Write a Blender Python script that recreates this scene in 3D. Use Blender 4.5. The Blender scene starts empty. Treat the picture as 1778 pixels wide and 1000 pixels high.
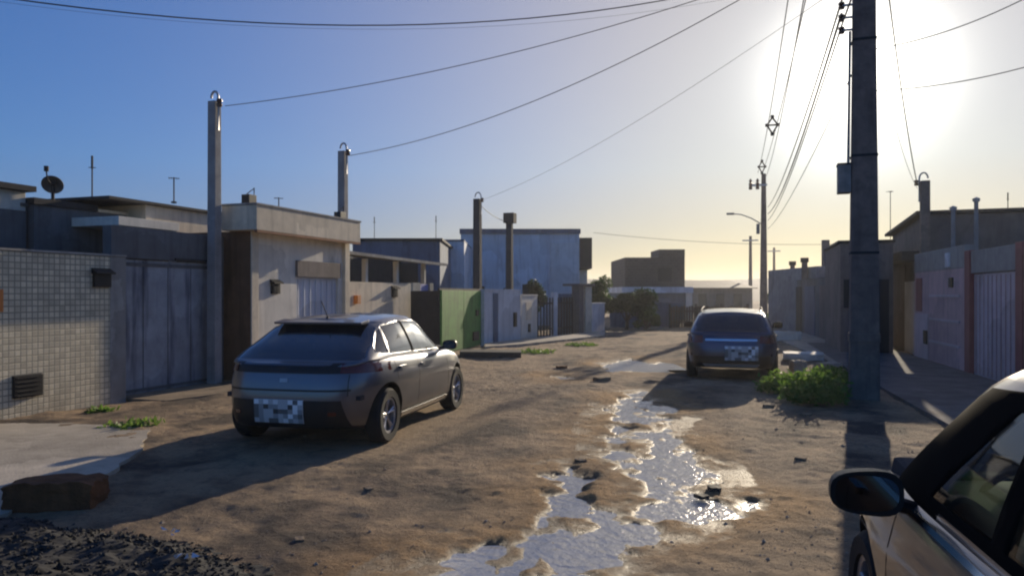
import bpy, bmesh, math, random
import numpy as np
from mathutils import Vector, Matrix
from mathutils.bvhtree import BVHTree

S = bpy.context.scene
COL = S.collection
R = math.radians

# ------------------------------------------------------------------ camera
F, CX, CY, H = 1300.0, 889.0, 510.0, 1.70      # focal length and horizon in photo pixels, eye height
cam_data = bpy.data.cameras.new('camera')
cam = bpy.data.objects.new('camera', cam_data)
COL.objects.link(cam)
cam.location = (0, 0, H)
cam.rotation_euler = (R(90), 0, 0)
cam_data.sensor_width = 36
cam_data.lens = 36 * F / 1778
cam_data.shift_y = 10 / 1778
cam_data.clip_start = 0.05
cam_data.clip_end = 5000
S.camera = cam

# ------------------------------------------------------------------ sky, sun, exposure
SUN_EL, SUN_AZ = R(14.8), R(24.7)              # azimuth clockwise from +Y
sdir = Vector((math.sin(SUN_AZ) * math.cos(SUN_EL), math.cos(SUN_AZ) * math.cos(SUN_EL), math.sin(SUN_EL)))
world = bpy.data.worlds.new('World')
S.world = world
world.use_nodes = True
wn, wl = world.node_tree.nodes, world.node_tree.links
wn.clear()
w_out = wn.new('ShaderNodeOutputWorld')
w_bg = wn.new('ShaderNodeBackground')
sky = wn.new('ShaderNodeTexSky')
sky.sky_type = 'NISHITA'
sky.sun_disc = False
sky.sun_elevation = SUN_EL
sky.sun_rotation = SUN_AZ
sky.air_density = 1.0
sky.dust_density = 0.3
sky.ozone_density = 4.0
w_bg.inputs[1].default_value = 0.10
geo = wn.new('ShaderNodeTexCoord')
dot = wn.new('ShaderNodeVectorMath'); dot.operation = 'DOT_PRODUCT'
dot.inputs[1].default_value = sdir
nrm = wn.new('ShaderNodeVectorMath'); nrm.operation = 'NORMALIZE'
wl.new(geo.outputs['Generated'], nrm.inputs[0]); wl.new(nrm.outputs[0], dot.inputs[0])
mx0 = wn.new('ShaderNodeMath'); mx0.operation = 'MAXIMUM'; mx0.inputs[1].default_value = 0
wl.new(dot.outputs['Value'], mx0.inputs[0])
def lobe(power, col):
    p = wn.new('ShaderNodeMath'); p.operation = 'POWER'; p.inputs[1].default_value = power
    wl.new(mx0.outputs[0], p.inputs[0])
    m = wn.new('ShaderNodeVectorMath'); m.operation = 'SCALE'; m.inputs[0].default_value = col
    wl.new(p.outputs[0], m.inputs['Scale'])
    return m.outputs[0]
# soft shoulder on the clear sky (a hazy evening), then the aureole round the sun
lum = wn.new('ShaderNodeVectorMath'); lum.operation = 'DOT_PRODUCT'; lum.inputs[1].default_value = (0.05, 0.05, 0.05)
wl.new(sky.outputs[0], lum.inputs[0])
lp = wn.new('ShaderNodeMath'); lp.operation = 'ADD'; lp.inputs[1].default_value = 1.0; wl.new(lum.outputs['Value'], lp.inputs[0])
iv = wn.new('ShaderNodeMath'); iv.operation = 'DIVIDE'; iv.inputs[0].default_value = 1.0; wl.new(lp.outputs[0], iv.inputs[1])
tn = wn.new('ShaderNodeVectorMath'); tn.operation = 'MULTIPLY'; tn.inputs[1].default_value = (0.66, 1.03, 1.56); wl.new(sky.outputs[0], tn.inputs[0])
sc_ = wn.new('ShaderNodeVectorMath'); sc_.operation = 'SCALE'; wl.new(tn.outputs[0], sc_.inputs[0]); wl.new(iv.outputs[0], sc_.inputs['Scale'])
acc = sc_.outputs[0]
for power, col in ((7, (4.7, 2.8, -0.8)), (100, (1.4, 1.9, 2.6)), (420, (30, 28, 24))):
    a_ = wn.new('ShaderNodeVectorMath'); a_.operation = 'ADD'
    wl.new(acc, a_.inputs[0]); wl.new(lobe(power, col), a_.inputs[1])
    acc = a_.outputs[0]
sz = wn.new('ShaderNodeSeparateXYZ'); wl.new(nrm.outputs[0], sz.inputs[0])
hz_ = wn.new('ShaderNodeMapRange'); hz_.inputs[1].default_value = 0.16; hz_.inputs[2].default_value = 0.0; hz_.inputs[3].default_value = 0; hz_.inputs[4].default_value = 1
wl.new(sz.outputs[2], hz_.inputs[0])
hm = wn.new('ShaderNodeMath'); hm.operation = 'MULTIPLY'; wl.new(hz_.outputs[0], hm.inputs[0]); wl.new(mx0.outputs[0], hm.inputs[1])
hv = wn.new('ShaderNodeVectorMath'); hv.operation = 'SCALE'; hv.inputs[0].default_value = (0.2, -1.5, -2.4); wl.new(hm.outputs[0], hv.inputs['Scale'])
ha = wn.new('ShaderNodeVectorMath'); ha.operation = 'ADD'; wl.new(acc, ha.inputs[0]); wl.new(hv.outputs[0], ha.inputs[1]); acc = ha.outputs[0]
mxs = wn.new('ShaderNodeVectorMath'); mxs.operation = 'MAXIMUM'; mxs.inputs[1].default_value = (0, 0, 0)
wl.new(acc, mxs.inputs[0]); acc = mxs.outputs[0]
wl.new(acc, w_bg.inputs[0])
wl.new(w_bg.outputs[0], w_out.inputs[0])

sl = bpy.data.lights.new('sun', 'SUN')
sl.energy = 5.0
sl.angle = R(0.5)
sl.color = (1.0, 0.85, 0.64)
sun = bpy.data.objects.new('sun', sl)
COL.objects.link(sun)
sun.rotation_euler = (-sdir).to_track_quat('-Z', 'Y').to_euler()

S.view_settings.view_transform = 'Standard'
S.view_settings.look = 'None'
S.view_settings.gamma = 1
S.view_settings.exposure = 0.0
S.view_settings.use_curve_mapping = False
S.render.engine = 'CYCLES'
S.cycles.use_denoising = True
S.cycles.max_bounces = 8
S.cycles.sample_clamp_indirect = 4
S.cycles.pixel_filter_type = 'BLACKMAN_HARRIS'
S.cycles.filter_width = 2.2

# ------------------------------------------------------------------ places
def G(px, py, z=0.0):
    """ground point seen at a photo pixel"""
    Y = F * (H - z) / (py - CY)
    return Vector(((px - CX) / F * Y, Y, z))
def P(px, py, Y):
    return Vector(((px - CX) / F * Y, Y, H - (py - CY) / F * Y))
SU, CU = math.sin(R(18.9)), math.cos(R(18.9))  # the street's own direction
def L(u, v, z=0.0):
    return Vector((u * SU + v * CU, u * CU - v * SU, z))
def pxu(px, v):
    t = (px - CX) / F
    return (-v * CU - v * SU * t) / (SU - CU * t) if v < 0 else (v * CU + v * SU * t) / (CU * t - SU)

# ------------------------------------------------------------------ materials
def mat(name, col, rough=0.8, metal=0.0, var=0.25, scale=3.0, streak=0.0, bump=0.15, bscale=40.0,
        dark=(0.25, 0.24, 0.22), spec=0.4, coat=0.0, stretch=(1, 1, 1), stain=None):
    m = bpy.data.materials.new(name)
    m.use_nodes = True
    n, l = m.node_tree.nodes, m.node_tree.links
    b = n['Principled BSDF']
    b.inputs['Roughness'].default_value = rough
    b.inputs['Metallic'].default_value = metal
    b.inputs['Specular IOR Level'].default_value = spec
    b.inputs['Coat Weight'].default_value = coat
    b.inputs['Coat Roughness'].default_value = 0.05
    tc = n.new('ShaderNodeTexCoord')
    mp = n.new('ShaderNodeMapping'); mp.inputs['Scale'].default_value = stretch
    l.new(tc.outputs['Object'], mp.inputs[0])
    nz = n.new('ShaderNodeTexNoise')
    nz.inputs['Scale'].default_value = scale; nz.inputs['Detail'].default_value = 8; nz.inputs['Roughness'].default_value = 0.65
    l.new(mp.outputs[0], nz.inputs[0])
    rp = n.new('ShaderNodeMapRange')
    rp.inputs[1].default_value = 0.3; rp.inputs[2].default_value = 0.72
    rp.inputs[3].default_value = 1 - var; rp.inputs[4].default_value = 1 + var * 0.5
    l.new(nz.outputs[0], rp.inputs[0])
    mu = n.new('ShaderNodeVectorMath'); mu.operation = 'SCALE'; mu.inputs[0].default_value = col[:3]
    l.new(rp.outputs[0], mu.inputs['Scale'])
    cur = mu.outputs[0]
    if streak > 0:
        vo = n.new('ShaderNodeTexVoronoi'); vo.inputs['Scale'].default_value = 0.75; vo.distance = 'CHEBYCHEV'
        wp = n.new('ShaderNodeVectorMath'); wp.operation = 'MULTIPLY_ADD'; wp.inputs[1].default_value = (0.5, 0.5, 0.5)
        l.new(nz.outputs['Color'], wp.inputs[0]); l.new(tc.outputs['Object'], wp.inputs[2]); l.new(wp.outputs[0], vo.inputs[0])
        sx = n.new('ShaderNodeSeparateColor'); l.new(vo.outputs['Color'], sx.inputs[0])
        rv = n.new('ShaderNodeMapRange'); rv.inputs[3].default_value = 0.80; rv.inputs[4].default_value = 1.08; l.new(sx.outputs[0], rv.inputs[0])
        mv_ = n.new('ShaderNodeVectorMath'); mv_.operation = 'SCALE'; l.new(cur, mv_.inputs[0]); l.new(rv.outputs[0], mv_.inputs['Scale']); cur = mv_.outputs[0]
    if streak > 0:
        mp2 = n.new('ShaderNodeMapping'); mp2.inputs['Scale'].default_value = (5, 5, 0.55)
        l.new(tc.outputs['Object'], mp2.inputs[0])
        n2 = n.new('ShaderNodeTexNoise'); n2.inputs['Scale'].default_value = 1.3; n2.inputs['Detail'].default_value = 6
        l.new(mp2.outputs[0], n2.inputs[0])
        r2 = n.new('ShaderNodeMapRange'); r2.inputs[1].default_value = 0.5; r2.inputs[2].default_value = 0.72
        r2.inputs[3].default_value = 0; r2.inputs[4].default_value = streak
        l.new(n2.outputs[0], r2.inputs[0])
        mi = n.new('ShaderNodeMix'); mi.data_type = 'RGBA'
        l.new(r2.outputs[0], mi.inputs['Factor']); l.new(cur, mi.inputs['A'])
        mi.inputs['B'].default_value = (*(stain or [c * d for c, d in zip(col, dark)]), 1)
        cur = mi.outputs['Result']
    l.new(cur, b.inputs['Base Color'])
    if bump > 0:
        n3 = n.new('ShaderNodeTexNoise'); n3.inputs['Scale'].default_value = bscale; n3.inputs['Detail'].default_value = 4
        l.new(tc.outputs['Object'], n3.inputs[0])
        bp = n.new('ShaderNodeBump'); bp.inputs['Strength'].default_value = bump; bp.inputs['Distance'].default_value = 0.02
        l.new(n3.outputs[0], bp.inputs['Height']); l.new(bp.outputs[0], b.inputs['Normal'])
    return m

def brick_mat(name, col, mortar, bw, bh, ms, rough=0.7, off=0.5, var=0.3, metal=0):
    m = mat(name, col, rough, metal, var=0.3, bump=0)
    n, l = m.node_tree.nodes, m.node_tree.links
    b = n['Principled BSDF']
    src = b.inputs['Base Color'].links[0].from_socket
    tc = [x for x in n if x.type == 'TEX_COORD'][0]
    sp = n.new('ShaderNodeSeparateXYZ'); l.new(tc.outputs['Object'], sp.inputs[0])
    ad = n.new('ShaderNodeMath'); ad.operation = 'ADD'; l.new(sp.outputs[0], ad.inputs[0]); l.new(sp.outputs[1], ad.inputs[1])
    cb = n.new('ShaderNodeCombineXYZ'); l.new(ad.outputs[0], cb.inputs[0]); l.new(sp.outputs[2], cb.inputs[1])
    br = n.new('ShaderNodeTexBrick'); l.new(cb.outputs[0], br.inputs[0])
    br.offset = off
    br.inputs['Scale'].default_value = 1; br.inputs['Brick Width'].default_value = bw; br.inputs['Row Height'].default_value = bh
    br.inputs['Mortar Size'].default_value = ms
    br.inputs['Mortar'].default_value = (*mortar, 1)
    k = n.new('ShaderNodeVectorMath'); k.operation = 'SCALE'; k.inputs['Scale'].default_value = 1 - var
    l.new(src, k.inputs[0])
    l.new(src, br.inputs['Color1']); l.new(k.outputs[0], br.inputs['Color2'])
    l.new(br.outputs['Color'], b.inputs['Base Color'])
    bp = n.new('ShaderNodeBump'); bp.inputs['Strength'].default_value = 0.5; bp.inputs['Distance'].default_value = 0.008; bp.invert = True
    l.new(br.outputs['Fac'], bp.inputs['Height']); l.new(bp.outputs[0], b.inputs['Normal'])
    return m

def leaf_mat(name, col, col2):
    m = bpy.data.materials.new(name); m.use_nodes = True
    n, l = m.node_tree.nodes, m.node_tree.links
    b = n['Principled BSDF']; b.inputs['Roughness'].default_value = 0.55
    tc = n.new('ShaderNodeTexCoord')
    nz = n.new('ShaderNodeTexNoise'); nz.inputs['Scale'].default_value = 6; nz.inputs['Detail'].default_value = 4
    l.new(tc.outputs['Object'], nz.inputs[0])
    cr = n.new('ShaderNodeValToRGB'); cr.color_ramp.elements[0].position = 0.35; cr.color_ramp.elements[1].position = 0.65
    cr.color_ramp.elements[0].color = (*col, 1); cr.color_ramp.elements[1].color = (*col2, 1)
    l.new(nz.outputs[0], cr.inputs[0]); l.new(cr.outputs[0], b.inputs['Base Color'])
    tr = n.new('ShaderNodeBsdfTranslucent'); l.new(cr.outputs[0], tr.inputs[0])
    mx = n.new('ShaderNodeMixShader'); mx.inputs[0].default_value = 0.5
    l.new(b.outputs[0], mx.inputs[1]); l.new(tr.outputs[0], mx.inputs[2])
    l.new(mx.outputs[0], n['Material Output'].inputs[0])
    return m

M = {}
M['tile'] = brick_mat('small_tiles', (0.80, 0.70, 0.50), (0.28, 0.25, 0.19), 0.085, 0.085, 0.008, off=0, var=0.3, rough=0.45)
M['smooth_grey'] = mat('smooth_grey_render', (0.36, 0.34, 0.31), streak=0.4)
M['blue_wall'] = mat('bluish_grey_paint', (0.155, 0.16, 0.165), streak=0.5, var=0.3, scale=2)
M['blue_gate'] = mat('stained_pale_blue_metal', (0.38, 0.39, 0.41), 0.6, streak=0.95, var=0.35, scale=2.5, stain=(0.05, 0.06, 0.10))
M['cream'] = mat('cream_plaster', (0.80, 0.68, 0.50), streak=0.30, var=0.2)
M['cream_light'] = mat('pale_cream_plaster', (0.80, 0.74, 0.63), streak=0.2, var=0.15)
M['brown'] = mat('brown_plaster', (0.17, 0.085, 0.045), streak=0.6, var=0.3)
M['white'] = mat('white_plaster', (0.70, 0.72, 0.74), streak=0.3, var=0.15)
M['white_metal'] = mat('white_painted_metal', (0.62, 0.65, 0.72), 0.5, var=0.12, streak=0.2)
M['pale_blue'] = mat('pale_blue_plaster', (0.70, 0.74, 0.80), streak=0.35, var=0.15, scale=1)
M['mid_blue'] = mat('mid_blue_plaster', (0.13, 0.17, 0.24), streak=0.4, var=0.25, scale=1)
M['blue_door'] = mat('violet_blue_door_paint', (0.22, 0.24, 0.55), 0.5)
M['green'] = mat('green_gate_paint', (0.11, 0.33, 0.06), 0.6, streak=0.5, var=0.3)
M['dark'] = mat('dark_weathered_and_shaded', (0.045, 0.042, 0.04), var=0.4)  # serves weathered parts, and parts whose shade is put into the colour
M['black'] = mat('black_plastic', (0.012, 0.012, 0.013), 0.45, var=0.2, bump=0.05)
M['rooftile'] = mat('old_roof_sheet', (0.17, 0.15, 0.13), 0.75, var=0.4, streak=0.3)
M['fibre'] = mat('fibre_cement_sheet', (0.33, 0.32, 0.30), 0.8, var=0.4, streak=0.4)
M['brick'] = brick_mat('hollow_red_brick', (0.105, 0.078, 0.062), (0.10, 0.085, 0.07), 0.3, 0.2, 0.02)
M['concrete'] = mat('grey_concrete', (0.34, 0.33, 0.32), 0.85, var=0.3, streak=0.3)
M['pole'] = mat('pole_concrete', (0.25, 0.19, 0.155), 0.9, var=0.35, streak=0.45, scale=5)
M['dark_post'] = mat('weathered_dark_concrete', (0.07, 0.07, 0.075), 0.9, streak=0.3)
M['slab'] = mat('worn_pale_concrete_slab', (0.50, 0.43, 0.33), 0.85, var=0.3, scale=2, streak=0.2, bump=0.3)
M['pave'] = mat('shade_darkened_pavement', (0.16, 0.15, 0.14), 0.95, var=0.5, scale=2, bump=0.6)
M['tan'] = mat('trodden_tan_earth', (0.30, 0.22, 0.14), 0.95, var=0.5, scale=2.2, bump=0.8)
M['grit'] = mat('mixed_grit', (0.48, 0.37, 0.26), 0.95, var=0.7, scale=14, bump=0)
M['trim'] = mat('orange_brown_trim', (0.34, 0.15, 0.07), 0.8, streak=0.3)
M['pink'] = mat('faded_pink_plaster', (0.62, 0.40, 0.39), 0.7, streak=0.35, var=0.2)
M['pink_light'] = mat('pale_pink_paint', (0.66, 0.52, 0.53), 0.6, streak=0.3, var=0.15)
M['dark_red'] = mat('dull_red_plaster', (0.36, 0.10, 0.10), 0.7, streak=0.3)
M['brown_grey'] = mat('brown_grey_plaster', (0.20, 0.165, 0.15), streak=0.4)
M['metal'] = mat('galvanised_metal', (0.45, 0.45, 0.46), 0.45, metal=0.7, var=0.2)
M['wire'] = mat('grey_cable_sheath', (0.10, 0.095, 0.09), 0.6, bump=0)
M['pot'] = mat('brown_insulator_glaze', (0.10, 0.045, 0.03), 0.25)
M['orange'] = mat('orange_enamel', (0.65, 0.22, 0.05), 0.5)
M['rust'] = mat('crumbling_red_clay', (0.22, 0.085, 0.03), 0.9, var=0.5, streak=0.5, bump=0.6)
M['hill'] = mat('dry_hillside', (0.16, 0.13, 0.10), 0.9, var=0.4, scale=0.03)
M['leaf'] = leaf_mat('leaf_green', (0.03, 0.07, 0.015), (0.09, 0.15, 0.03))
M['leaf_dark'] = leaf_mat('leaf_dark', (0.015, 0.035, 0.015), (0.04, 0.08, 0.02))
M['weed'] = leaf_mat('weed_green', (0.07, 0.16, 0.02), (0.20, 0.30, 0.06))
M['bark'] = mat('bark', (0.10, 0.075, 0.05), 0.9, var=0.4)
M['gravel'] = mat('dark_gravel', (0.040, 0.038, 0.035), 0.9, var=0.7, scale=9)

# ------------------------------------------------------------------ mesh helpers
class MB:
    def __init__(s):
        s.v, s.f, s.m = [], [], []
    def add(s, vs, fs, mi=0):
        o = len(s.v)
        s.v += [tuple(p) for p in vs]
        s.f += [tuple(i + o for i in f) for f in fs]
        s.m += [mi] * len(fs)
        return s
    def box(s, x0, x1, y0, y1, z0, z1, mi=0):
        vs = [(x, y, z) for z in (z0, z1) for y in (y0, y1) for x in (x0, x1)]
        return s.add(vs, [(0, 2, 3, 1), (4, 5, 7, 6), (0, 1, 5, 4), (2, 6, 7, 3), (0, 4, 6, 2), (1, 3, 7, 5)], mi)
    def hexa(s, lo, hi, mi=0):
        """lo, hi: four points each, counter-clockwise seen from above"""
        return s.add(list(lo) + list(hi), [(3, 2, 1, 0), (4, 5, 6, 7), (0, 1, 5, 4), (1, 2, 6, 5), (2, 3, 7, 6), (3, 0, 4, 7)], mi)
    def tube(s, pts, r, n=8, mi=0, cap=True):
        pts = [Vector(p) for p in pts]
        rs = r if isinstance(r, (list, tuple)) else [r] * len(pts)
        vs = []
        for i, p in enumerate(pts):
            d = (pts[min(i + 1, len(pts) - 1)] - pts[max(i - 1, 0)]).normalized()
            a = d.cross(Vector((0, 0, 1)))
            if a.length < 1e-3: a = Vector((1, 0, 0))
            a.normalize(); b = a.cross(d)
            for k in range(n):
                t = 2 * math.pi * k / n
                vs.append(p + (a * math.cos(t) + b * math.sin(t)) * rs[i])
        fs = [(i * n + k, i * n + (k + 1) % n, (i + 1) * n + (k + 1) % n, (i + 1) * n + k) for i in range(len(pts) - 1) for k in range(n)]
        if cap:
            fs += [tuple(range(n))[::-1], tuple((len(pts) - 1) * n + k for k in range(n))]
        return s.add(vs, fs, mi)
    def lathe(s, prof, n=24, axis='z', c=(0, 0, 0), mi=0):
        vs = []
        for (r, h) in prof:
            for k in range(n):
                t = 2 * math.pi * k / n
                a, b = r * math.cos(t), r * math.sin(t)
                p = (a, b, h) if axis == 'z' else ((a, h, b) if axis == 'y' else (h, a, b))
                vs.append((p[0] + c[0], p[1] + c[1], p[2] + c[2]))
        fs = [(i * n + k, i * n + (k + 1) % n, (i + 1) * n + (k + 1) % n, (i + 1) * n + k) for i in range(len(prof) - 1) for k in range(n)]
        return s.add(vs, fs, mi)
    def build(s, name, mats, parent=None, smooth=False, bevel=0.0, angle=35):
        me = bpy.data.meshes.new(name)
        me.from_pydata(s.v, [], s.f)
        for x in (mats if isinstance(mats, (list, tuple)) else [mats]):
            me.materials.append(x)
        me.polygons.foreach_set('material_index', s.m)
        bm = bmesh.new(); bm.from_mesh(me)
        bmesh.ops.recalc_face_normals(bm, faces=bm.faces)
        if bevel > 0:
            bmesh.ops.bevel(bm, geom=bm.edges[:], offset=bevel, segments=2, affect='EDGES', profile=0.7)
        bm.to_mesh(me); bm.free()
        o = bpy.data.objects.new(name, me)
        COL.objects.link(o)
        if parent: o.parent = parent
        if smooth:
            me.shade_smooth()
            me.set_sharp_from_angle(angle=R(angle))
        return o

def tag(o, label=None, cat=None, group=None, kind=None):
    if label: o['label'] = label
    if cat: o['category'] = cat
    if group: o['group'] = group
    if kind: o['kind'] = kind
    return o
def thing(name, label, cat, loc=(0, 0, 0), rz=0.0, group=None):
    o = bpy.data.objects.new(name, None)
    COL.objects.link(o)
    o.location = loc; o.rotation_euler = (0, 0, rz); o.empty_display_size = 0.3
    return tag(o, label, cat, group)
def frame(name, label, cat, A, B, group=None):
    """an Empty at A whose x axis runs along the front towards B; +y leads away from the street"""
    A, B = Vector(A), Vector(B)
    d = B - A
    t = thing(name, label, cat, (A.x, A.y, A.z), math.atan2(d.y, d.x), group)
    return t, math.hypot(d.x, d.y)
def bpart(parent, name, m, *boxes, bevel=0.006):
    b = MB()
    for bx in boxes: b.box(*bx)
    return b.build(name, m, parent, bevel=bevel)

def vnoise(x, y, seed=0):
    """smooth value noise on arrays"""
    xi, yi = np.floor(x).astype(np.int64), np.floor(y).astype(np.int64)
    xf, yf = x - xi, y - yi
    xf, yf = xf * xf * (3 - 2 * xf), yf * yf * (3 - 2 * yf)
    def h(a, b):
        n = (a * 374761393 + b * 668265263 + seed * 974711) & 0xffffffff
        n = ((n ^ (n >> 13)) * 1274126177) & 0xffffffff
        return ((n ^ (n >> 16)) & 0xffff) / 65535.0
    a, b, c, d = h(xi, yi), h(xi + 1, yi), h(xi, yi + 1), h(xi + 1, yi + 1)
    return (a * (1 - xf) + b * xf) * (1 - yf) + (c * (1 - xf) + d * xf) * yf
def fbm(x, y, f, oct_=4, seed=0, g=0.5):
    s, a, t = 0, 1.0, 0
    for i in range(oct_):
        s = s + a * (vnoise(x * f, y * f, seed + i * 17) - 0.5); t += a
        a *= g; f *= 2.03
    return s / t * 2

# ------------------------------------------------------------------ ground, water, hills
def sdf(x, y, poly):
    """signed distance to a polygon, negative inside"""
    n = len(poly)
    dmin = np.full(x.shape, 1e9)
    inside = np.zeros(x.shape, bool)
    for i in range(n):
        ax, ay = poly[i]; bx, by = poly[(i + 1) % n]
        ex, ey = bx - ax, by - ay
        t = np.clip(((x - ax) * ex + (y - ay) * ey) / (ex * ex + ey * ey + 1e-12), 0, 1)
        dmin = np.minimum(dmin, np.hypot(x - ax - t * ex, y - ay - t * ey))
        c = ((ay > y) != (by > y)) & (x < (bx - ax) * (y - ay) / (by - ay + 1e-12) + ax)
        inside ^= c
    return np.where(inside, -dmin, dmin)
PUD = [[(560, 1120), (700, 1005), (770, 960), (850, 930), (925, 900), (942, 880), (934, 850), (950, 818), (990, 808), (1035, 822),
        (1066, 812), (1062, 770), (1046, 738), (1066, 700), (1085, 681), (1120, 678), (1132, 694), (1182, 706), (1186, 714), (1150, 728),
        (1152, 752), (1200, 762), (1212, 790), (1232, 822), (1238, 848), (1256, 866), (1312, 866), (1322, 880), (1262, 896), (1184, 908),
        (1138, 918), (1112, 950), (1082, 976), (1030, 1004), (960, 1070), (900, 1160)],
       [(1040, 634), (1062, 624), (1100, 621), (1134, 630), (1130, 640), (1092, 642), (1060, 646)],
       [(955, 652), (985, 646), (1000, 655), (972, 662)]]
ISL = [[(1030, 868), (1042, 836), (1080, 826), (1120, 832), (1112, 862), (1085, 884), (1040, 884)],
       [(1085, 790), (1095, 735), (1125, 735), (1132, 790), (1112, 812)],
       [(965, 912), (985, 896), (1022, 898), (1035, 915), (1000, 930)]]
PUDW = [[tuple(G(*p)[:2]) for p in q] for q in PUD]
ISLW = [[tuple(G(*p)[:2]) for p in q] for q in ISL]
WATER_Z = -0.030
def ground_z(x, y, full=False):
    x = np.asarray(x, float); y = np.asarray(y, float)
    d = np.minimum.reduce([sdf(x, y, q) for q in PUDW])
    di = np.minimum.reduce([sdf(x, y, q) for q in ISLW])
    d = np.maximum(d, -di)
    near = np.exp(-np.maximum(np.hypot(x - 1, y - 8) - 18, 0) / 15)
    rough = fbm(x, y, 1.3, 4, 3) * 0.045 + fbm(x, y, 7.0, 4, 9, 0.7) * 0.022
    z = 0.012 + fbm(x, y, 0.22, 3, 5) * 0.035
    rag = fbm(x, y * 0.7, 5.0, 3, 31, 0.65) * 0.052
    pit = np.clip((0.02 - d - fbm(x, y, 3.4, 4, 77, 0.65) * 0.22) / 0.20, 0, 1)
    z = z * (1 - pit) + (WATER_Z - 0.014 + rag * 0.9) * pit
    z = z + rough * near * (1 - pit * 0.8)
    # vehicle tracks that run down the street
    v = x * CU - y * SU
    z = z - 0.02 * np.exp(-((v + 1.1) / 0.25) ** 2) * near * (1 - pit) - 0.015 * np.exp(-((v + 2.6) / 0.3) ** 2) * near * (1 - pit)
    # dip under the far parked car, and flat ground under the near ones
    z = np.where((d > 0.12) & (d < 1.4), np.maximum(z, WATER_Z + 0.008), z)
    z = z - 0.085 * np.exp(-(np.hypot(x - 5.0, y - 17.0) / 1.9) ** 4)
    for cx_, cy_, r_ in ((-1.8, 10.0, 2.3), (2.1, 2.0, 2.2)):
        k = np.exp(-(np.hypot(x - cx_, y - cy_) / r_) ** 4)
        z = z * (1 - k * 0.85)
    if full: return z, d, near
    return z
def axis(breaks):
    out = []
    for a, b, st in breaks:
        n = max(1, int(round((b - a) / st)))
        out += list(np.linspace(a, b, n, endpoint=False))
    out.append(breaks[-1][1])
    return np.array(out)
def grid_mesh(name, xs, ys, Z):
    nx, ny = len(xs), len(ys)
    X, Y = np.meshgrid(xs, ys)
    co = np.stack([X, Y, Z], -1).reshape(-1, 3).astype(np.float32)
    i = np.arange(nx * ny).reshape(ny, nx)
    q = np.stack([i[:-1, :-1], i[:-1, 1:], i[1:, 1:], i[1:, :-1]], -1).reshape(-1, 4).astype(np.int32)
    me = bpy.data.meshes.new(name)
    me.vertices.add(len(co)); me.vertices.foreach_set('co', co.ravel())
    me.loops.add(q.size); me.loops.foreach_set('vertex_index', q.ravel())
    me.polygons.add(len(q)); me.polygons.foreach_set('loop_start', np.arange(0, q.size, 4, dtype=np.int32))
    me.update(calc_edges=True)
    me.shade_smooth()
    return me, X, Y

xs = axis([(-900, -200, 100), (-200, -40, 16), (-40, -12, 1.0), (-12, -5, 0.10), (-5, 4.0, 0.032), (4.0, 8, 0.06), (8, 16, 0.15), (16, 40, 1.2), (40, 200, 16), (200, 900, 100)])
ys = axis([(-60, -4, 4), (-4, 2.5, 0.3), (2.5, 7, 0.035), (7, 14, 0.045), (14, 22, 0.09), (22, 40, 0.25), (40, 80, 2), (80, 300, 20), (300, 900, 100)])
Xg, Yg = np.meshgrid(xs, ys)
Zg, Dg, Ng = ground_z(Xg, Yg, True)
far = np.clip((Yg - 45) / 60, 0, 1) + np.clip((np.abs(Xg) - 45) / 60, 0, 1)
Zg = Zg * (1 - np.clip(far, 0, 1)) - 0.4 * np.clip(far, 0, 1)
me, _, _ = grid_mesh('ground', xs, ys, Zg)
edge = fbm(Xg, Yg, 1.1, 4, 71) * 0.35
sandy = np.exp(-(np.maximum(Dg + edge, 0) / 0.60) ** 2) * np.clip(0.35 + fbm(Xg, Yg, 0.7, 3, 8) * 1.2 + 0.4, 0, 1)
for nm, arr in (('sandy', sandy), ('wet', np.clip(1 - (Zg - WATER_Z) / 0.022, 0, 1) * (Dg < 0.4)),
                ('tracks', np.clip(fbm(Xg * CU - Yg * SU, (Xg * SU + Yg * CU) * 0.22, 1.0, 4, 55) * 1.6 + 0.45, 0, 1))):
    at = me.attributes.new(nm, 'FLOAT', 'POINT')
    at.data.foreach_set('value', arr.ravel().astype(np.float32))
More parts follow.
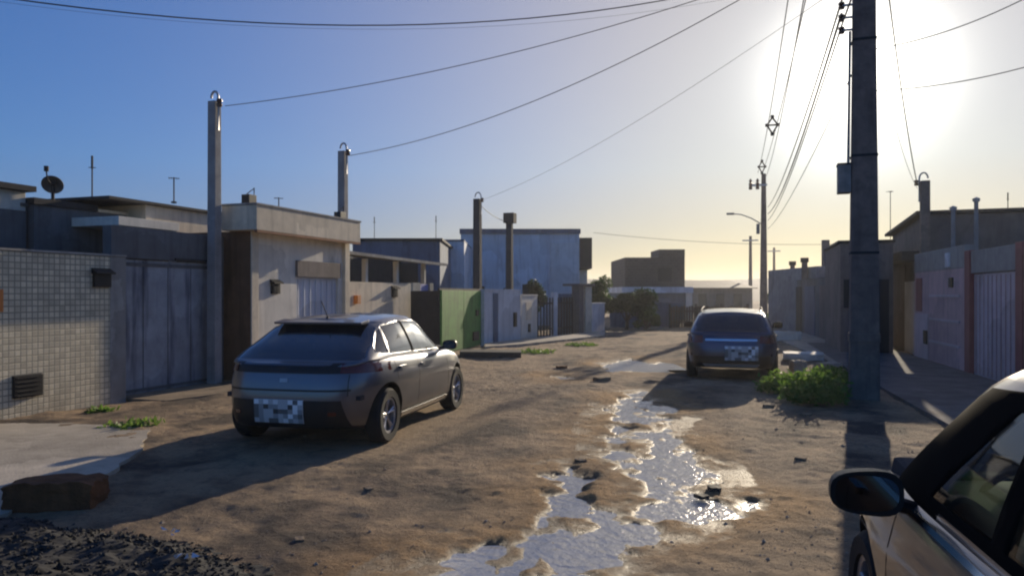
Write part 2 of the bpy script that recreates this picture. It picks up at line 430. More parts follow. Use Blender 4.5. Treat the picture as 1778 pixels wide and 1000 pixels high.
def ground_material():
    m = bpy.data.materials.new('packed_dirt_and_worn_asphalt'); m.use_nodes = True
    n, l = m.node_tree.nodes, m.node_tree.links
    b = n['Principled BSDF']
    tc = n.new('ShaderNodeTexCoord')
    def noise(sc, det, ro, stretch=(1, 1, 1), rot=0):
        mp = n.new('ShaderNodeMapping'); mp.inputs['Scale'].default_value = stretch; mp.inputs['Rotation'].default_value = (0, 0, rot)
        l.new(tc.outputs['Object'], mp.inputs[0])
        x = n.new('ShaderNodeTexNoise'); x.inputs['Scale'].default_value = sc; x.inputs['Detail'].default_value = det; x.inputs['Roughness'].default_value = ro
        l.new(mp.outputs[0], x.inputs[0]); return x.outputs[0]
    def mr(s, a, b_, c=0, d=1):
        x = n.new('ShaderNodeMapRange'); x.inputs[1].default_value = a; x.inputs[2].default_value = b_; x.inputs[3].default_value = c; x.inputs[4].default_value = d
        l.new(s, x.inputs[0]); return x.outputs[0]
    def mix(f, a, b_):
        x = n.new('ShaderNodeMix'); x.data_type = 'RGBA'
        l.new(f, x.inputs['Factor'])
        for k, q in (('A', a), ('B', b_)):
            if isinstance(q, tuple): x.inputs[k].default_value = (*q, 1)
            else: l.new(q, x.inputs[k])
        return x.outputs['Result']
    def attr(nm):
        x = n.new('ShaderNodeAttribute'); x.attribute_name = nm; return x.outputs['Fac']
    big = mr(noise(0.9, 8, 0.62, (1, 1, 1)), 0.43, 0.58)
    c = mix(big, (0.125, 0.092, 0.066), (0.46, 0.32, 0.195))
    c = mix(mr(attr('tracks'), 0.2, 0.8, 0, 0.7), c, (0.52, 0.37, 0.225))
    c = mix(mr(noise(2.6, 6, 0.7), 0.50, 0.66, 0, 0.7), c, (0.13, 0.098, 0.072))
    c = mix(mr(attr('sandy'), 0.1, 0.8, 0, 0.95), c, (0.50, 0.29, 0.12))
    c = mix(mr(noise(22, 6, 0.75), 0.52, 0.72, 0, 0.6), c, (0.085, 0.070, 0.058))
    c = mix(mr(noise(45, 4, 0.7), 0.60, 0.75, 0, 0.5), c, (0.50, 0.40, 0.28))
    c = mix(mr(attr('wet'), 0, 1, 0, 0.75), c, (0.05, 0.037, 0.025))
    l.new(c, b.inputs['Base Color'])
    l.new(mr(attr('wet'), 0, 1, 0.92, 0.35), b.inputs['Roughness'])
    b.inputs['Specular IOR Level'].default_value = 0.3
    hh = n.new('ShaderNodeMath'); hh.operation = 'ADD'
    l.new(noise(30, 8, 0.75), hh.inputs[0]); l.new(noise(7, 4, 0.6), hh.inputs[1])
    bp = n.new('ShaderNodeBump'); bp.inputs['Strength'].default_value = 1.0; bp.inputs['Distance'].default_value = 0.06
    l.new(hh.outputs[0], bp.inputs['Height']); l.new(bp.outputs[0], b.inputs['Normal'])
    return m
me.materials.append(ground_material())
ground = bpy.data.objects.new('ground', me); COL.objects.link(ground)
tag(ground, kind='structure')

def water_material():
    m = bpy.data.materials.new('shallow_grey_water'); m.use_nodes = True
    n, l = m.node_tree.nodes, m.node_tree.links
    b = n['Principled BSDF']
    b.inputs['Base Color'].default_value = (0.40, 0.38, 0.34, 1)
    b.inputs['Roughness'].default_value = 0.16
    b.inputs['IOR'].default_value = 2.0
    b.inputs['Specular IOR Level'].default_value = 0.9
    tc = n.new('ShaderNodeTexCoord')
    nz = n.new('ShaderNodeTexNoise'); nz.inputs['Scale'].default_value = 14; nz.inputs['Detail'].default_value = 5
    l.new(tc.outputs['Object'], nz.inputs[0])
    bp = n.new('ShaderNodeBump'); bp.inputs['Strength'].default_value = 0.8; bp.inputs['Distance'].default_value = 0.025
    l.new(nz.outputs[0], bp.inputs['Height']); l.new(bp.outputs[0], b.inputs['Normal'])
    return m
wb = MB()
wx, wy = axis([(-4, 4, 0.5)]), axis([(2.0, 23, 0.5)])
for i in range(len(wy) - 1):
    for j in range(len(wx) - 1):
        cxx, cyy = (wx[j] + wx[j + 1]) / 2, (wy[i] + wy[i + 1]) / 2
        if min(sdf(np.array([cxx]), np.array([cyy]), q)[0] for q in PUDW) < 0.55:
            wb.add([(wx[j], wy[i], WATER_Z), (wx[j + 1], wy[i], WATER_Z), (wx[j + 1], wy[i + 1], WATER_Z), (wx[j], wy[i + 1], WATER_Z)], [(0, 1, 2, 3)])
water = wb.build('water', water_material()); tag(water, kind='structure')

# far ridge beyond the end of the street
hx = np.linspace(-500, 900, 90); hy = np.linspace(220, 900, 24)
HX, HY = np.meshgrid(hx, hy)
HZ = -0.5 + np.clip((HY - 220) / 200, 0, 1) * (9.5 + fbm(HX, HY, 0.006, 4, 21) * 4.0) + np.clip((HY - 420) / 480, 0, 1) * 8
me, _, _ = grid_mesh('hills', hx, hy, HZ)
me.materials.append(M['hill'])
hills = bpy.data.objects.new('hills', me); COL.objects.link(hills); tag(hills, kind='structure')

def gz(x, y):
    return float(ground_z(np.array([x]), np.array([y]))[0])
def poly_slab(name, pts, z0, z1, m, kind='structure', label=None, cat=None, jit=0.0, bevel=0.012):
    if jit > 0:
        rq = random.Random(len(name) + int(abs(pts[0][0]) * 10)); q_ = []
        for i in range(len(pts)):
            a_, b_ = Vector((pts[i][0], pts[i][1])), Vector((pts[(i + 1) % len(pts)][0], pts[(i + 1) % len(pts)][1]))
            k_ = max(1, int((b_ - a_).length / 0.12))
            q_ += [tuple(a_.lerp(b_, m / k_) + Vector((rq.uniform(-jit, jit), rq.uniform(-jit, jit)))) for m in range(k_)]
        pts = q_; bevel = 0
    b = MB(); n = len(pts)
    vs = [(p[0], p[1], z0) for p in pts] + [(p[0], p[1], z1) for p in pts]
    b.add(vs, [tuple(range(n))[::-1], tuple(range(n, 2 * n))] + [(i, (i + 1) % n, n + (i + 1) % n, n + i) for i in range(n)])
    o = b.build(name, m, bevel=bevel)
    if kind: o['kind'] = kind
    if label: tag(o, label, cat)
    return o
# left pavement in front of the tiled wall, and the strips further along
poly_slab('pavement', [G(-420, 739), G(120, 738), G(262, 746), G(240, 790), G(150, 850), G(-20, 905), G(-500, 905)], -0.1, 0.028, M['slab'], jit=0.03)
poly_slab('pavement', [L(9.30, -9.97), L(9.30, -8.9), L(11.0, -8.5), L(15.4, -8.4), L(15.4, -9.97)], -0.1, 0.035, M['tan'])
poly_slab('pavement', [G(842, 607), G(905, 602), G(1050, 586), G(1050, 578), G(905, 592), G(842, 600)], -0.1, 0.09, M['slab'], jit=0.04)
poly_slab('kerb', [G(798, 621), G(905, 622), G(905, 617), G(800, 616)], -0.05, 0.16, M['dark'])  # concrete step; the shade on its edge is put into the dark colour
# right pavement
def RA(q, off=0.0):
    """the right-hand front line, q metres beyond the corner of the two pink walls, off metres towards the street"""
    return Vector((9.57 + 0.2588 * q - 0.966 * off, 15.8 + 0.966 * q + 0.2588 * off, 0))
poly_slab('pavement', [RA(-9, 0), RA(5.2, 0), RA(9, 0.4), RA(9, 2.1), RA(0, 2.3), RA(-9, 2.3)], -0.1, 0.07, M['pave'])  # wide and darkened: the colour carries the shade along the pink walls
poly_slab('pavement', [G(1350, 590), G(1460, 640), G(1530, 620), G(1400, 578)], -0.1, 0.06, M['slab'])

# ------------------------------------------------------------------ left side of the street, near to far
t, n = frame('tiled_wall', 'low front wall faced with small pale square tiles at the left edge of the picture', 'wall', L(4.5, -9.63), L(9.24, -9.63))
bpart(t, 'wall_face', M['tile'], (0, n - 0.30, 0, 0.16, -0.1, 2.27))
bpart(t, 'end_pier', M['smooth_grey'], (n - 0.298, n, -0.004, 0.2, -0.1, 2.275))
bpart(t, 'coping', M['smooth_grey'], (0, n, -0.02, 0.18, 2.278, 2.31))
def meter(parent, x, z, w=0.34, h=0.26, y=0.0, hood=True, name='meter_box'):
    b = bpart(parent, name, M['black'], (x - w / 2, x + w / 2, y - 0.05, y + 0.02, z - h / 2, z + h / 2))
    hb = MB()
    for k in range(5):
        zz = z - h / 2 + 0.03 + k * (h - 0.06) / 4
        hb.box(x - w / 2 + 0.03, x + w / 2 - 0.03, y - 0.062, y - 0.051, zz - 0.006, zz + 0.006)
    hb.build('grille', M['dark'], b)
    if hood:
        q = MB()
        q.hexa([(x - w / 2 - 0.02, y - 0.12, z + h / 2 + 0.0), (x + w / 2 + 0.02, y - 0.12, z + h / 2 + 0.0), (x + w / 2 + 0.02, y, z + h / 2), (x - w / 2 - 0.02, y, z + h / 2)],
               [(x - w / 2 - 0.02, y - 0.12, z + h / 2 + 0.02), (x + w / 2 + 0.02, y - 0.12, z + h / 2 + 0.02), (x + w / 2 + 0.02, y, z + h / 2 + 0.09), (x - w / 2 - 0.02, y, z + h / 2 + 0.09)])
        q.build('hood', M['black'], b)
    return b
meter(t, 7.56 - 4.5, 0.44, 0.42, 0.30, hood=False)
meter(t, 8.77 - 4.5, 1.90, 0.30, 0.20)
bpart(t, 'orange_panel', M['orange'], (2.50, 2.72, -0.02, -0.002, 1.46, 1.76))  # flat orange panel on the tiled face

t, n = frame('gate_wall', 'bluish plaster wall carrying the stained pale blue gate, beside the tiled wall', 'wall', L(9.26, -9.95), L(11.88, -9.95))
bpart(t, 'upper_wall', M['blue_wall'], (0, n, 0, 0.18, 2.285, 2.80))
bpart(t, 'pier', M['blue_wall'], (0, 0.14, 0.002, 0.178, -0.1, 2.283), (n - 0.34, n, 0.002, 0.178, -0.1, 2.283))
g_ = bpart(t, 'gate', M['blue_gate'], (0.16, n - 0.36, 0.06, 0.10, 0.02, 2.27))
sb = MB()
for k in range(3): sb.box(0.70 + k * 0.55, 0.708 + k * 0.55, 0.05, 0.058, 0.05, 2.24)
sb.box(0.17, n - 0.37, 0.045, 0.058, 2.16, 2.22); sb.box(0.17, n - 0.37, 0.045, 0.058, 0.06, 0.11)
sb.build('seam', M['blue_wall'], g_)
bpart(t, 'lintel_box', M['dark'], (1.35, n - 0.37, -0.03, 0.04, 2.285, 2.33))

def post(name, label, base, top, w, hoop=True, group='square concrete service posts on the property fronts', rz=R(-18.9), m='pole', side=1):
    t = thing(name, label, 'post', (base[0], base[1], base[2]), rz, group)
    h = top - base[2]
    b = MB(); a, c = w / 2, w / 2 * 0.88
    b.hexa([(-a, -a, 0), (a, -a, 0), (a, a, 0), (-a, a, 0)], [(-c, -c, h), (c, -c, h), (c, c, h), (-c, c, h)])
    b.build('shaft', M[m], t, bevel=0.012)
    if hoop:
        q = MB(); r = w * 0.42
        pts = [(side * (a + 0.02), -a * 0.3, h - 0.55)] + [(side * (a + 0.02), -a * 0.3, h - 0.1)]
        pts = pts + [(side * (a + 0.02) * 0.98 - side * (r - r * math.cos(k)), -a * 0.3, h + 0.06 + r * 1.5 * math.sin(k)) for k in [i * math.pi / 8 for i in range(9)]]
        q.tube(pts, 0.022, 8)
        q.build('conduit_hoop', M['metal'], t, smooth=True)
        q = MB()
        q.lathe([(0.0, -0.07), (0.05, -0.07), (0.055, -0.02), (0.03, 0), (0.055, 0.02), (0.05, 0.07), (0, 0.07)], 12, 'z', (side * (a + 0.10), -a, h - 0.06))
        q.build('insulator', M['pot'], t, smooth=True)
    return t
post('service_post', 'tallest grey service post, with a wire hoop, between the blue gate and the brown wall', L(11.42, -9.78, 0), 5.28, 0.19, m='concrete')
post('service_post', 'tall grey service post standing on the far end of the cream porch', L(15.62, -9.62, 0), 5.1, 0.20, m='concrete')
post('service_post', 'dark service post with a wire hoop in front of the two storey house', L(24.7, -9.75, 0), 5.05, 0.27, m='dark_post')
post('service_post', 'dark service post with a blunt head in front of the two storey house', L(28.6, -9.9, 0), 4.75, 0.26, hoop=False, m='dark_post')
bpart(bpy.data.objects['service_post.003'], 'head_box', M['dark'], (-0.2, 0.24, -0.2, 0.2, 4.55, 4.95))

# house behind the blue gate wall, and its neighbour behind the tiled wall
t, n = frame('house', 'flat roofed bluish house with a dark parapet edge behind the tiled wall', 'house', L(9.56, -12.0), L(11.6, -12.0))
bpart(t, 'wall', M['blue_wall'], (0, n, 0, 5, -0.1, 3.24))
bpart(t, 'roof_edge', M['dark'], (-0.04, n * 0.62, -0.05, 5.0, 3.243, 3.36))
bpart(t, 'roof_kerb', M['cream'], (n * 0.62 + 0.003, n + 0.01, -0.03, 4.8, 3.243, 3.30))
t, n = frame('house', 'house with pale upper wall under a thin dark roof at the far left edge', 'house', L(4.3, -12.1), L(9.50, -12.1))
bpart(t, 'wall', M['blue_wall'], (0, n, 0.0, 5, -0.1, 3.12))
bpart(t, 'upper_wall', M['cream_light'], (0, n, 0.02, 5, 3.123, 3.45))  # paler colour stands in for sunlight along the top of the house
bpart(t, 'roof', M['dark'], (-0.1, n + 0.08, -0.14, 5.1, 3.453, 3.55))
bpart(t, 'ledge', M['dark'], (0, n - 0.1, -0.25, -0.003, 2.32, 2.42))

def dish(loc, rz, d=0.36):
    t = thing('satellite_dish', 'round satellite dish on the flat roof behind the tiled wall', 'satellite dish', loc, rz)
    b = MB(); prof = [(0.001, 0.0)] + [(d / 2 * k / 6, 0.10 * (k / 6) ** 2) for k in range(1, 7)] + [(d / 2, 0.115), (d / 2 * 0.97, 0.112), (0.001, 0.012)]
    b.lathe(prof, 28, 'y', (0, 0, 0))
    o = b.build('reflector', M['rooftile'], t, smooth=True); o.location = (0, -0.05, 0.38); o.rotation_euler = (R(-35), 0, 0)
    b = MB(); b.tube([(0, 0, 0), (0, 0.02, 0.38)], 0.03); b.box(-0.07, 0.07, -0.06, 0.06, 0, 0.03); b.box(-0.05, 0.05, -0.05, 0.06, 0.33, 0.42)
    b.build('mount', M['dark'], t)
    b = MB(); b.tube([(0, -0.02, 0.30), (0, 0.42, 0.36), (0, 0.50, 0.50)], 0.012); b.lathe([(0.001, 0), (0.04, 0), (0.04, 0.09), (0.001, 0.09)], 10, 'z', (0, 0.50, 0.49))
    b.build('receiver_arm', M['dark'], t)
dl = P(92, 349, 13.6)
dish((dl.x, dl.y, 3.355), R(200))

def antenna(loc, h, label, kind=0, rz=0.4):
    t = thing('roof_antenna', label, 'antenna', loc, rz, 'thin aerials on the roofs')
    b = MB(); b.tube([(0, 0, -0.02), (0, 0, h)], 0.013, 6); b.box(-0.05, 0.05, -0.05, 0.05, -0.01, 0.02); b.build('mast', M['dark'], t)
    b = MB()
    if kind == 1:
        b.tube([(-0.10, 0, h - 0.02), (0.10, 0, h - 0.02)], 0.008, 6)
        for k in range(5): b.tube([(-0.09 + k * 0.045, -0.12 + k * 0.015, h - 0.02), (-0.09 + k * 0.045, 0.12 - k * 0.015, h - 0.02)], 0.006, 6)
    else:
        b.tube([(0, 0, h - 0.12), (0, 0, h + 0.12)], 0.02, 6)
        b.tube([(-0.06, 0, h - 0.1), (0.06, 0, h - 0.1)], 0.008, 6)
    b.build('element', M['dark'], t)
def ant_at(px, pyb, pyt, Y, label, kind=0):
    b = P(px, pyb, Y); antenna(b, (pyb - pyt) / F * Y, label, kind)

# cream porch house
A = L(11.89, -9.33); B = L(15.42, -9.33)
t, n = frame('house', 'cream house with a deep parapet band over its gate and a brown side wall', 'house', A, B)
bpart(t, 'side_wall', M['brown'], (0.0, 0.12, 0.01, 7.0, -0.1, 2.895))
bpart(t, 'corner_pier', M['cream'], (0.0, 0.2, -0.02, 0.008, -0.1, 2.895))
bpart(t, 'parapet_band', M['cream'], (-0.22, n, -0.30, 0.5, 2.898, 3.36))
bpart(t, 'parapet_coping', M['fibre'], (-0.24, n + 0.02, -0.32, 0.52, 3.363, 3.40))
bpart(t, 'band_trim', M['trim'], (-0.215, n - 0.005, -0.306, -0.24, 2.845, 2.896))
bpart(t, 'front_wall', M['cream_light'], (0.203, 1.55, 0.06, 0.22, -0.1, 2.895), (1.553, 3.15, 0.062, 0.218, 2.40, 2.893), (3.153, n - 0.2, 0.06, 0.22, -0.1, 2.895))
bpart(t, 'end_pier', M['cream'], (n - 0.198, n, -0.02, 0.45, -0.1, 2.895))
bpart(t, 'lintel', M['brown_grey'], (1.50, 3.18, 0.0, 0.058, 2.06, 2.40))
g_ = bpart(t, 'gate', M['white_metal'], (1.556, 3.147, 0.12, 0.16, 0.03, 2.05))
sb = MB()
for k in range(7): sb.box(1.66 + k * 0.22, 1.69 + k * 0.22, 0.10, 0.118, 0.08, 2.0)
sb.build('slats', M['white_metal'], g_)
meter(t, 0.80, 1.80, 0.26, 0.20, y=0.06)
bpart(t, 'rear_parapet', M['cream'], (-0.35, 3.4, 2.2, 6.8, 2.9, 3.44))
bpart(t, 'rear_roof', M['dark'], (-1.3, 3.5, 2.1, 6.9, 3.443, 3.50))
fl = MB(); fl.box(-0.10, 0.12, -0.06, 0.12, 0.03, 0.20); fl.box(-0.03, 0.03, -0.03, 0.03, 0, 0.03); fl.tube([(-0.1, 0, 0.20), (0.12, 0, 0.34), (0.12, 0, 0.2)], 0.01, 6)
f1 = fl.build('floodlight', M['black'], t, bevel=0.004); f1.location = (0.10, 0.1, 3.40)
f2 = bpy.data.objects.new('floodlight', f1.data); COL.objects.link(f2); f2.parent = t; f2.location = (n - 0.2, 0.1, 3.40)

# little carport between the gate wall and the cream house
t, n = frame('carport', 'low carport with a pale roof slab seen over the blue gate wall', 'carport', L(10.0, -10.9), L(11.75, -10.9))
bpart(t, 'roof_slab', M['cream_light'], (0.3, n, 0, 3.2, 2.92, 3.08))
bpart(t, 'post', M['white'], (0.32, 0.42, 0.05, 0.15, -0.1, 2.917)); bpart(t, 'post', M['white'], (n - 0.12, n - 0.02, 0.05, 0.15, -0.1, 2.917))
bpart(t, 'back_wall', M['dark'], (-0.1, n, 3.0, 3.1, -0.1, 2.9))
bpart(t, 'sheet_roof', M['rooftile'], (-0.6, n, 1.2, 3.8, 3.20, 3.26))

ant_at(160, 347, 282, 14.0, 'plain aerial on the roof behind the tiled wall, right of the satellite dish')
ant_at(302, 352, 308, 15.0, 'bent aerial on the low roofs just left of the tallest service post', 1)
ant_at(484, 372, 343, 17.5, 'short aerial above the long cream parapet', 1)

# low walled plot with an open carport
A = L(15.9, -9.75); B = L(pxu(752, -9.75), -9.75)
t, n = frame('house', 'low house with an open dark carport under a sheet roof, behind a cream wall', 'house', A, B)
bpart(t, 'garden_wall', M['cream'], (0.0, n * 0.72, 0, 0.15, -0.1, 2.0))
bpart(t, 'wall_end', M['fibre'], (n * 0.72 + 0.003, n * 0.82, -0.01, 0.16, -0.1, 2.02), (n * 0.95, n, -0.01, 0.16, -0.1, 2.02))
bpart(t, 'door', M['blue_door'], (n * 0.82 + 0.003, n * 0.95 - 0.003, 0.04, 0.09, 0.0, 1.99))
meter(t, n * 0.50, 1.72, 0.3, 0.22)
lb = bpart(t, 'wall_lamp', M['orange'], (0.42, 0.58, -0.12, -0.002, 1.45, 1.66))
for xx in (0.28, 0.62, 0.97): bpart(t, 'post', M['cream_light'], (n * xx - 0.06, n * xx + 0.06, 0.20, 0.32, -0.1, 2.62))
rb = MB()
rb.hexa([(-0.2, -0.15, 2.66), (n + 0.5, -0.25, 2.56), (n + 0.5, 3.6, 2.95), (-0.2, 3.6, 3.1)], [(-0.2, -0.15, 2.74), (n + 0.5, -0.25, 2.64), (n + 0.5, 3.6, 3.03), (-0.2, 3.6, 3.18)])
rb.build('sheet_roof', M['fibre'], t)
bpart(t, 'back_wall', M['dark'], (0, n + 7, 3.7, 3.9, -0.1, 2.95))  # near-black colour stands in for the shade under the sheet roof
bpart(t, 'side_wall', M['cream_light'], (-0.2, -0.02, 0.0, 3.9, -0.1, 2.64))

def fbuild(name, label, x0, x1, ytop, Y, depth, m, ybase=None, rz=0.0, cat='building', z0=-0.3):
    a = P(x0, ytop, Y); b_ = P(x1, ytop, Y)
    t = thing(name, label, cat, (a.x, a.y, 0), rz)
    w = b_.x - a.x
    bpart(t, 'wall', m, (0, w, 0, depth, z0, a.z))
    return t, w, a.z
t, w, h = fbuild('house', 'deep blue flat roofed house behind the carport of the low house', 612, 764, 418, 29, 8, M['mid_blue'])
bpart(t, 'roof_edge', M['dark'], (-0.1, w + 0.1, -0.12, 8.1, h + 0.003, h + 0.09))
bpart(t, 'window', M['black'], (w * 0.55, w * 0.75, -0.03, 0.0, 2.0, 2.9))
ant_at(650, 416, 382, 30, 'short aerial with a knob on the roof of the deep blue house')
ant_at(757, 416, 380, 30, 'plain aerial at the right end of the deep blue house')
t, w, h = fbuild('house', 'narrow pale blue house between the deep blue house and the two storey one', 764, 806, 419, 34, 7, M['pale_blue'])
bpart(t, 'roof_edge', M['mid_blue'], (-0.02, w, -0.05, 7, h + 0.003, h + 0.08))
t, w, h = fbuild('two_storey_house', 'large pale blue two storey house with a flat roof and a blank shaded front', 800, 1006, 406, 40, 11, M['pale_blue'])
bpart(t, 'roof_edge', M['mid_blue'], (-0.06, w + 0.06, -0.10, 11.1, h + 0.003, h + 0.26))
bpart(t, 'drain_pipe', M['white_metal'], (w * 0.73, w * 0.75, -0.08, -0.003, 0, h)); bpart(t, 'drain_pipe', M['white_metal'], (w * 0.31, w * 0.32, -0.06, -0.003, 0, h))
bpart(t, 'front_panel', M['white'], (w * 0.76, w * 0.995, -0.05, -0.004, 0.0, h * 0.90))
bpart(t, 'window', M['black'], (w * 0.12, w * 0.20, -0.03, -0.003, 1.2, 2.1)); bpart(t, 'window', M['black'], (w * 0.52, w * 0.60, -0.03, -0.003, 1.2, 2.2))
bpart(t, 'side_balcony', M['dark'], (w + 0.003, w + 0.72, 0.4, 5.5, h - 1.85, h - 0.18))
bpart(t, 'lower_side_wall', M['cream_light'], (w + 0.003, w + 0.52, 1.0, 6.5, 0, h - 1.9))

# green gate block and the little fronts beyond it
t, n = frame('green_gate', 'bright green metal gate block with a dark near side, beyond the silver hatchback', 'gate', L(19.3, -8.70), L(22.9, -8.85))
bpart(t, 'gate_leaf', M['green'], (0.02, n * 0.5 - 0.01, 0.0, 0.06, 0.03, 1.80), (n * 0.5 + 0.01, n, 0.0, 0.06, 0.03, 1.79))
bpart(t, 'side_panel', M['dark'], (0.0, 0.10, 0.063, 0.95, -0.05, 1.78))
bpart(t, 'frame', M['dark'], (-0.01, n, 0.063, 0.12, 1.74, 1.86))
lk = bpart(t, 'lock_box', M['black'], (n * 0.72, n * 0.86, -0.05, -0.003, 0.22, 0.50))
bpart(t, 'lock_box', M['black'], (n * 0.80, n * 0.86, -0.04, -0.003, 1.0, 1.18))

def wallseg(label, a, b_, ztop, m, thick=0.15, cap=None, cat='wall', name='garden_wall', parts=()):
    t, n = frame(name, label, cat, a, b_)
    bpart(t, 'wall_face', m, (0, n, 0, thick, -0.2, ztop))
    bpart(t, 'coping', cap or m, (-0.01, n + 0.01, -0.025, thick + 0.02, ztop + 0.003, ztop + 0.05))
    return t, n
t, n = wallseg('bluish white garden wall right of the green gate', G(841, 601), G(904, 593), 1.80, M['white'])
bpart(t, 'door', M['mid_blue'], (n * 0.22, n * 0.34, -0.03, -0.002, 0, 1.72)); meter(t, n * 0.82, 0.8, 0.2, 0.5, hood=False)
t, n = wallseg('short cream and orange stained wall beyond the white garden wall', G(905.5, 592.5), G(933, 588), 1.62, M['cream_light'])
bpart(t, 'panel', M['cream'], (n * 0.25, n * 0.6, -0.02, -0.002, 0.75, 1.4)); meter(t, n * 0.45, 0.45, 0.16, 0.3, hood=False)
t, n = frame('dark_gate', 'dark barred gate with a slim white post in front of the two storey house', 'gate', G(934, 588), G(1003, 580))
b = MB()
for k in range(14): b.box(k * n / 14, k * n / 14 + 0.05, 0, 0.05, 0.05, 1.55)
b.box(0, n, 0.01, 0.04, 0.3, 0.36); b.box(0, n, 0.01, 0.04, 1.3, 1.36); b.build('bars', M['dark'], t)
bpart(t, 'post', M['white'], (n * 0.36, n * 0.44, -0.05, 0.1, -0.1, 1.75)); bpart(t, 'post', M['mid_blue'], (n * 0.60, n * 0.95, 0.06, 0.2, -0.1, 1.7))
t, n = frame('porch', 'narrow brown porch with a lit cream pillar at the far end of the left row', 'porch', G(1004, 581), G(1024, 579))
bpart(t, 'canopy', M['brown_grey'], (-0.25, n + 0.1, -0.2, 0.6, 2.02, 2.12)); bpart(t, 'pillar', M['cream'], (n * 0.45, n, -0.1, 0.25, -0.1, 2.017)); bpart(t, 'pillar', M['brown_grey'], (-0.1, n * 0.3, -0.1, 0.25, -0.1, 2.017))
t, n = wallseg('white wall sloping down behind the bushes at the end of the left row', G(1024, 579), G(1050, 575), 1.25, M['white'])

# ------------------------------------------------------------------ the far end
t, w, h = fbuild('brick_house', 'house with an unfinished dark brick upper storey at the end of the street', 1085, 1189, 447, 50, 7, M['brick'], z0=2.15)
bpart(t, 'ground_floor', M['mid_blue'], (-0.1, w + 0.35, -0.4, 7.2, -0.3, 1.75)); bpart(t, 'floor_slab', M['pale_blue'], (-0.3, w + 0.4, -0.7, 7.2, 1.753, 2.147))
bpart(t, 'stair_tower', M['brick'], (w * 0.57, w + 0.003, -0.02, 3.0, h + 0.003, P(0, 433, 50).z))
bpart(t, 'window', M['black'], (w * 0.55, w * 0.78, -0.05, -0.003, h - 1.6, h - 0.7)); bpart(t, 'pillar', M['cream_light'], (w - 0.05, w + 0.35, -0.6, -0.42, -0.2, 1.75))
t, n = wallseg('mottled greenish boundary wall across the end of the street', P(1060, 0, 38)*1, P(1180, 0, 38)*1, 1.30, M['mid_blue']); t.location.z = -0.05
t.location = (P(1060, 510, 38).x, 38, -0.05); t.rotation_euler = (0, 0, 0)
t, n = frame('slat_fence', 'dark reddish slatted fence behind the blue parked car', 'fence', (P(1164, 510, 37).x, 37, 0), (P(1300, 510, 37).x, 37, 0))
b = MB()
for k in range(30): b.box(k * n / 30, (k + 0.8) * n / 30, 0, 0.03, 0, 1.05 + 0.03 * (k % 3))
b.build('slats', M['brown'], t); bpart(t, 'rail', M['brown'], (0, n, 0.033, 0.08, 0.25, 0.33), (0, n, 0.033, 0.08, 0.8, 0.88))
for k in range(4): bpart(t, 'post', M['dark'], (k * n / 3 - 0.05, k * n / 3 + 0.05, 0.083, 0.18, -0.1, 1.2))
t, w, h = fbuild('shed', 'long low brownish shed far behind the blue parked car', 1196, 1306, 501, 75, 9, M['brown_grey'], cat='shed')
rb = MB(); rb.hexa([(-0.4, -0.5, h), (w + 0.4, -0.5, h), (w + 0.4, 9.4, h + 0.9), (-0.4, 9.4, h + 0.9)], [(-0.4, -0.5, h + 0.08), (w + 0.4, -0.5, h + 0.08), (w + 0.4, 9.4, h + 0.98), (-0.4, 9.4, h + 0.98)])
rb.build('roof', M['rooftile'], t)
for k in range(3): bpart(t, 'opening', M['dark'], (w * (0.15 + 0.28 * k), w * (0.28 + 0.28 * k), -0.03, -0.003, 0.2, 1.7))

# ------------------------------------------------------------------ right side of the street, near to far
t, n = frame('garden_wall', 'rose pink wall with dull red piers at the right edge, over the roof of the nearest car', 'wall', RA(-0.02), RA(-6.0))
bpart(t, 'pier', M['dark_red'], (0.0, 0.32, -0.03, 0.3, -0.1, 2.60)); bpart(t, 'pier', M['dark_red'], (2.75, 3.05, -0.03, 0.3, -0.1, 2.60))
g_ = bpart(t, 'gate', M['pink_light'], (0.323, 2.747, 0.06, 0.10, 0.04, 2.10))
sb = MB()
for k in range(10): sb.box(0.45 + k * 0.23, 0.463 + k * 0.23, 0.045, 0.058, 0.08, 2.06)
sb.build('seam', M['pink'], g_)
bpart(t, 'upper_wall', M['concrete'], (0.323, 2.747, 0.0, 0.25, 2.12, 2.58)); bpart(t, 'wall_face', M['pink'], (3.053, n, 0, 0.2, -0.1, 2.5))
t, n = frame('garden_wall', 'pale pink wall with raised horizontal bands and a letter box, right of the utility pole', 'wall', RA(4.1), RA(0.02))
bpart(t, 'wall_face', M['pink'], (0, n, 0, 0.2, -0.1, 2.25)); bpart(t, 'upper_band', M['smooth_grey'], (0, n, -0.012, 0.21, 2.253, 2.74))
bpart(t, 'band', M['pink_light'], (n * 0.35, n * 0.92, -0.03, -0.002, 1.62, 1.68)); bpart(t, 'band', M['pink_light'], (n * 0.35, n * 0.92, -0.03, -0.002, 1.06, 1.11)); bpart(t, 'band', M['pink_light'], (n * 0.35, n * 0.92, -0.03, -0.002, 0.52, 0.57))
bpart(t, 'skirting', M['pink_light'], (0.01, n * 0.32, -0.02, -0.002, 0, 1.2)); bpart(t, 'red_panel', M['dark_red'], (n * 0.05, n * 0.18, -0.02, -0.002, 1.25, 2.1))
meter(t, n * 0.28, 0.62, 0.3, 0.34, hood=False); meter(t, n * 0.78, 1.95, 0.2, 0.22, hood=False); bpart(t, 'lamp', M['white'], (n * 0.70, n * 0.76, -0.06, -0.013, 2.3, 2.62))
t, n = frame('house', 'dull brown gabled house behind the banded pink wall', 'house', (12.3, 24.2, 0), (10.98, 19.95, 0))
b = MB()
b.hexa([(0, 0, -0.1), (n, 0, -0.1), (n, 7, -0.1), (0, 7, -0.1)], [(0, 0, 3.55), (n, 0, 3.80), (n, 7, 3.80), (0, 7, 3.55)]); b.build('wall', M['brown_grey'], t)
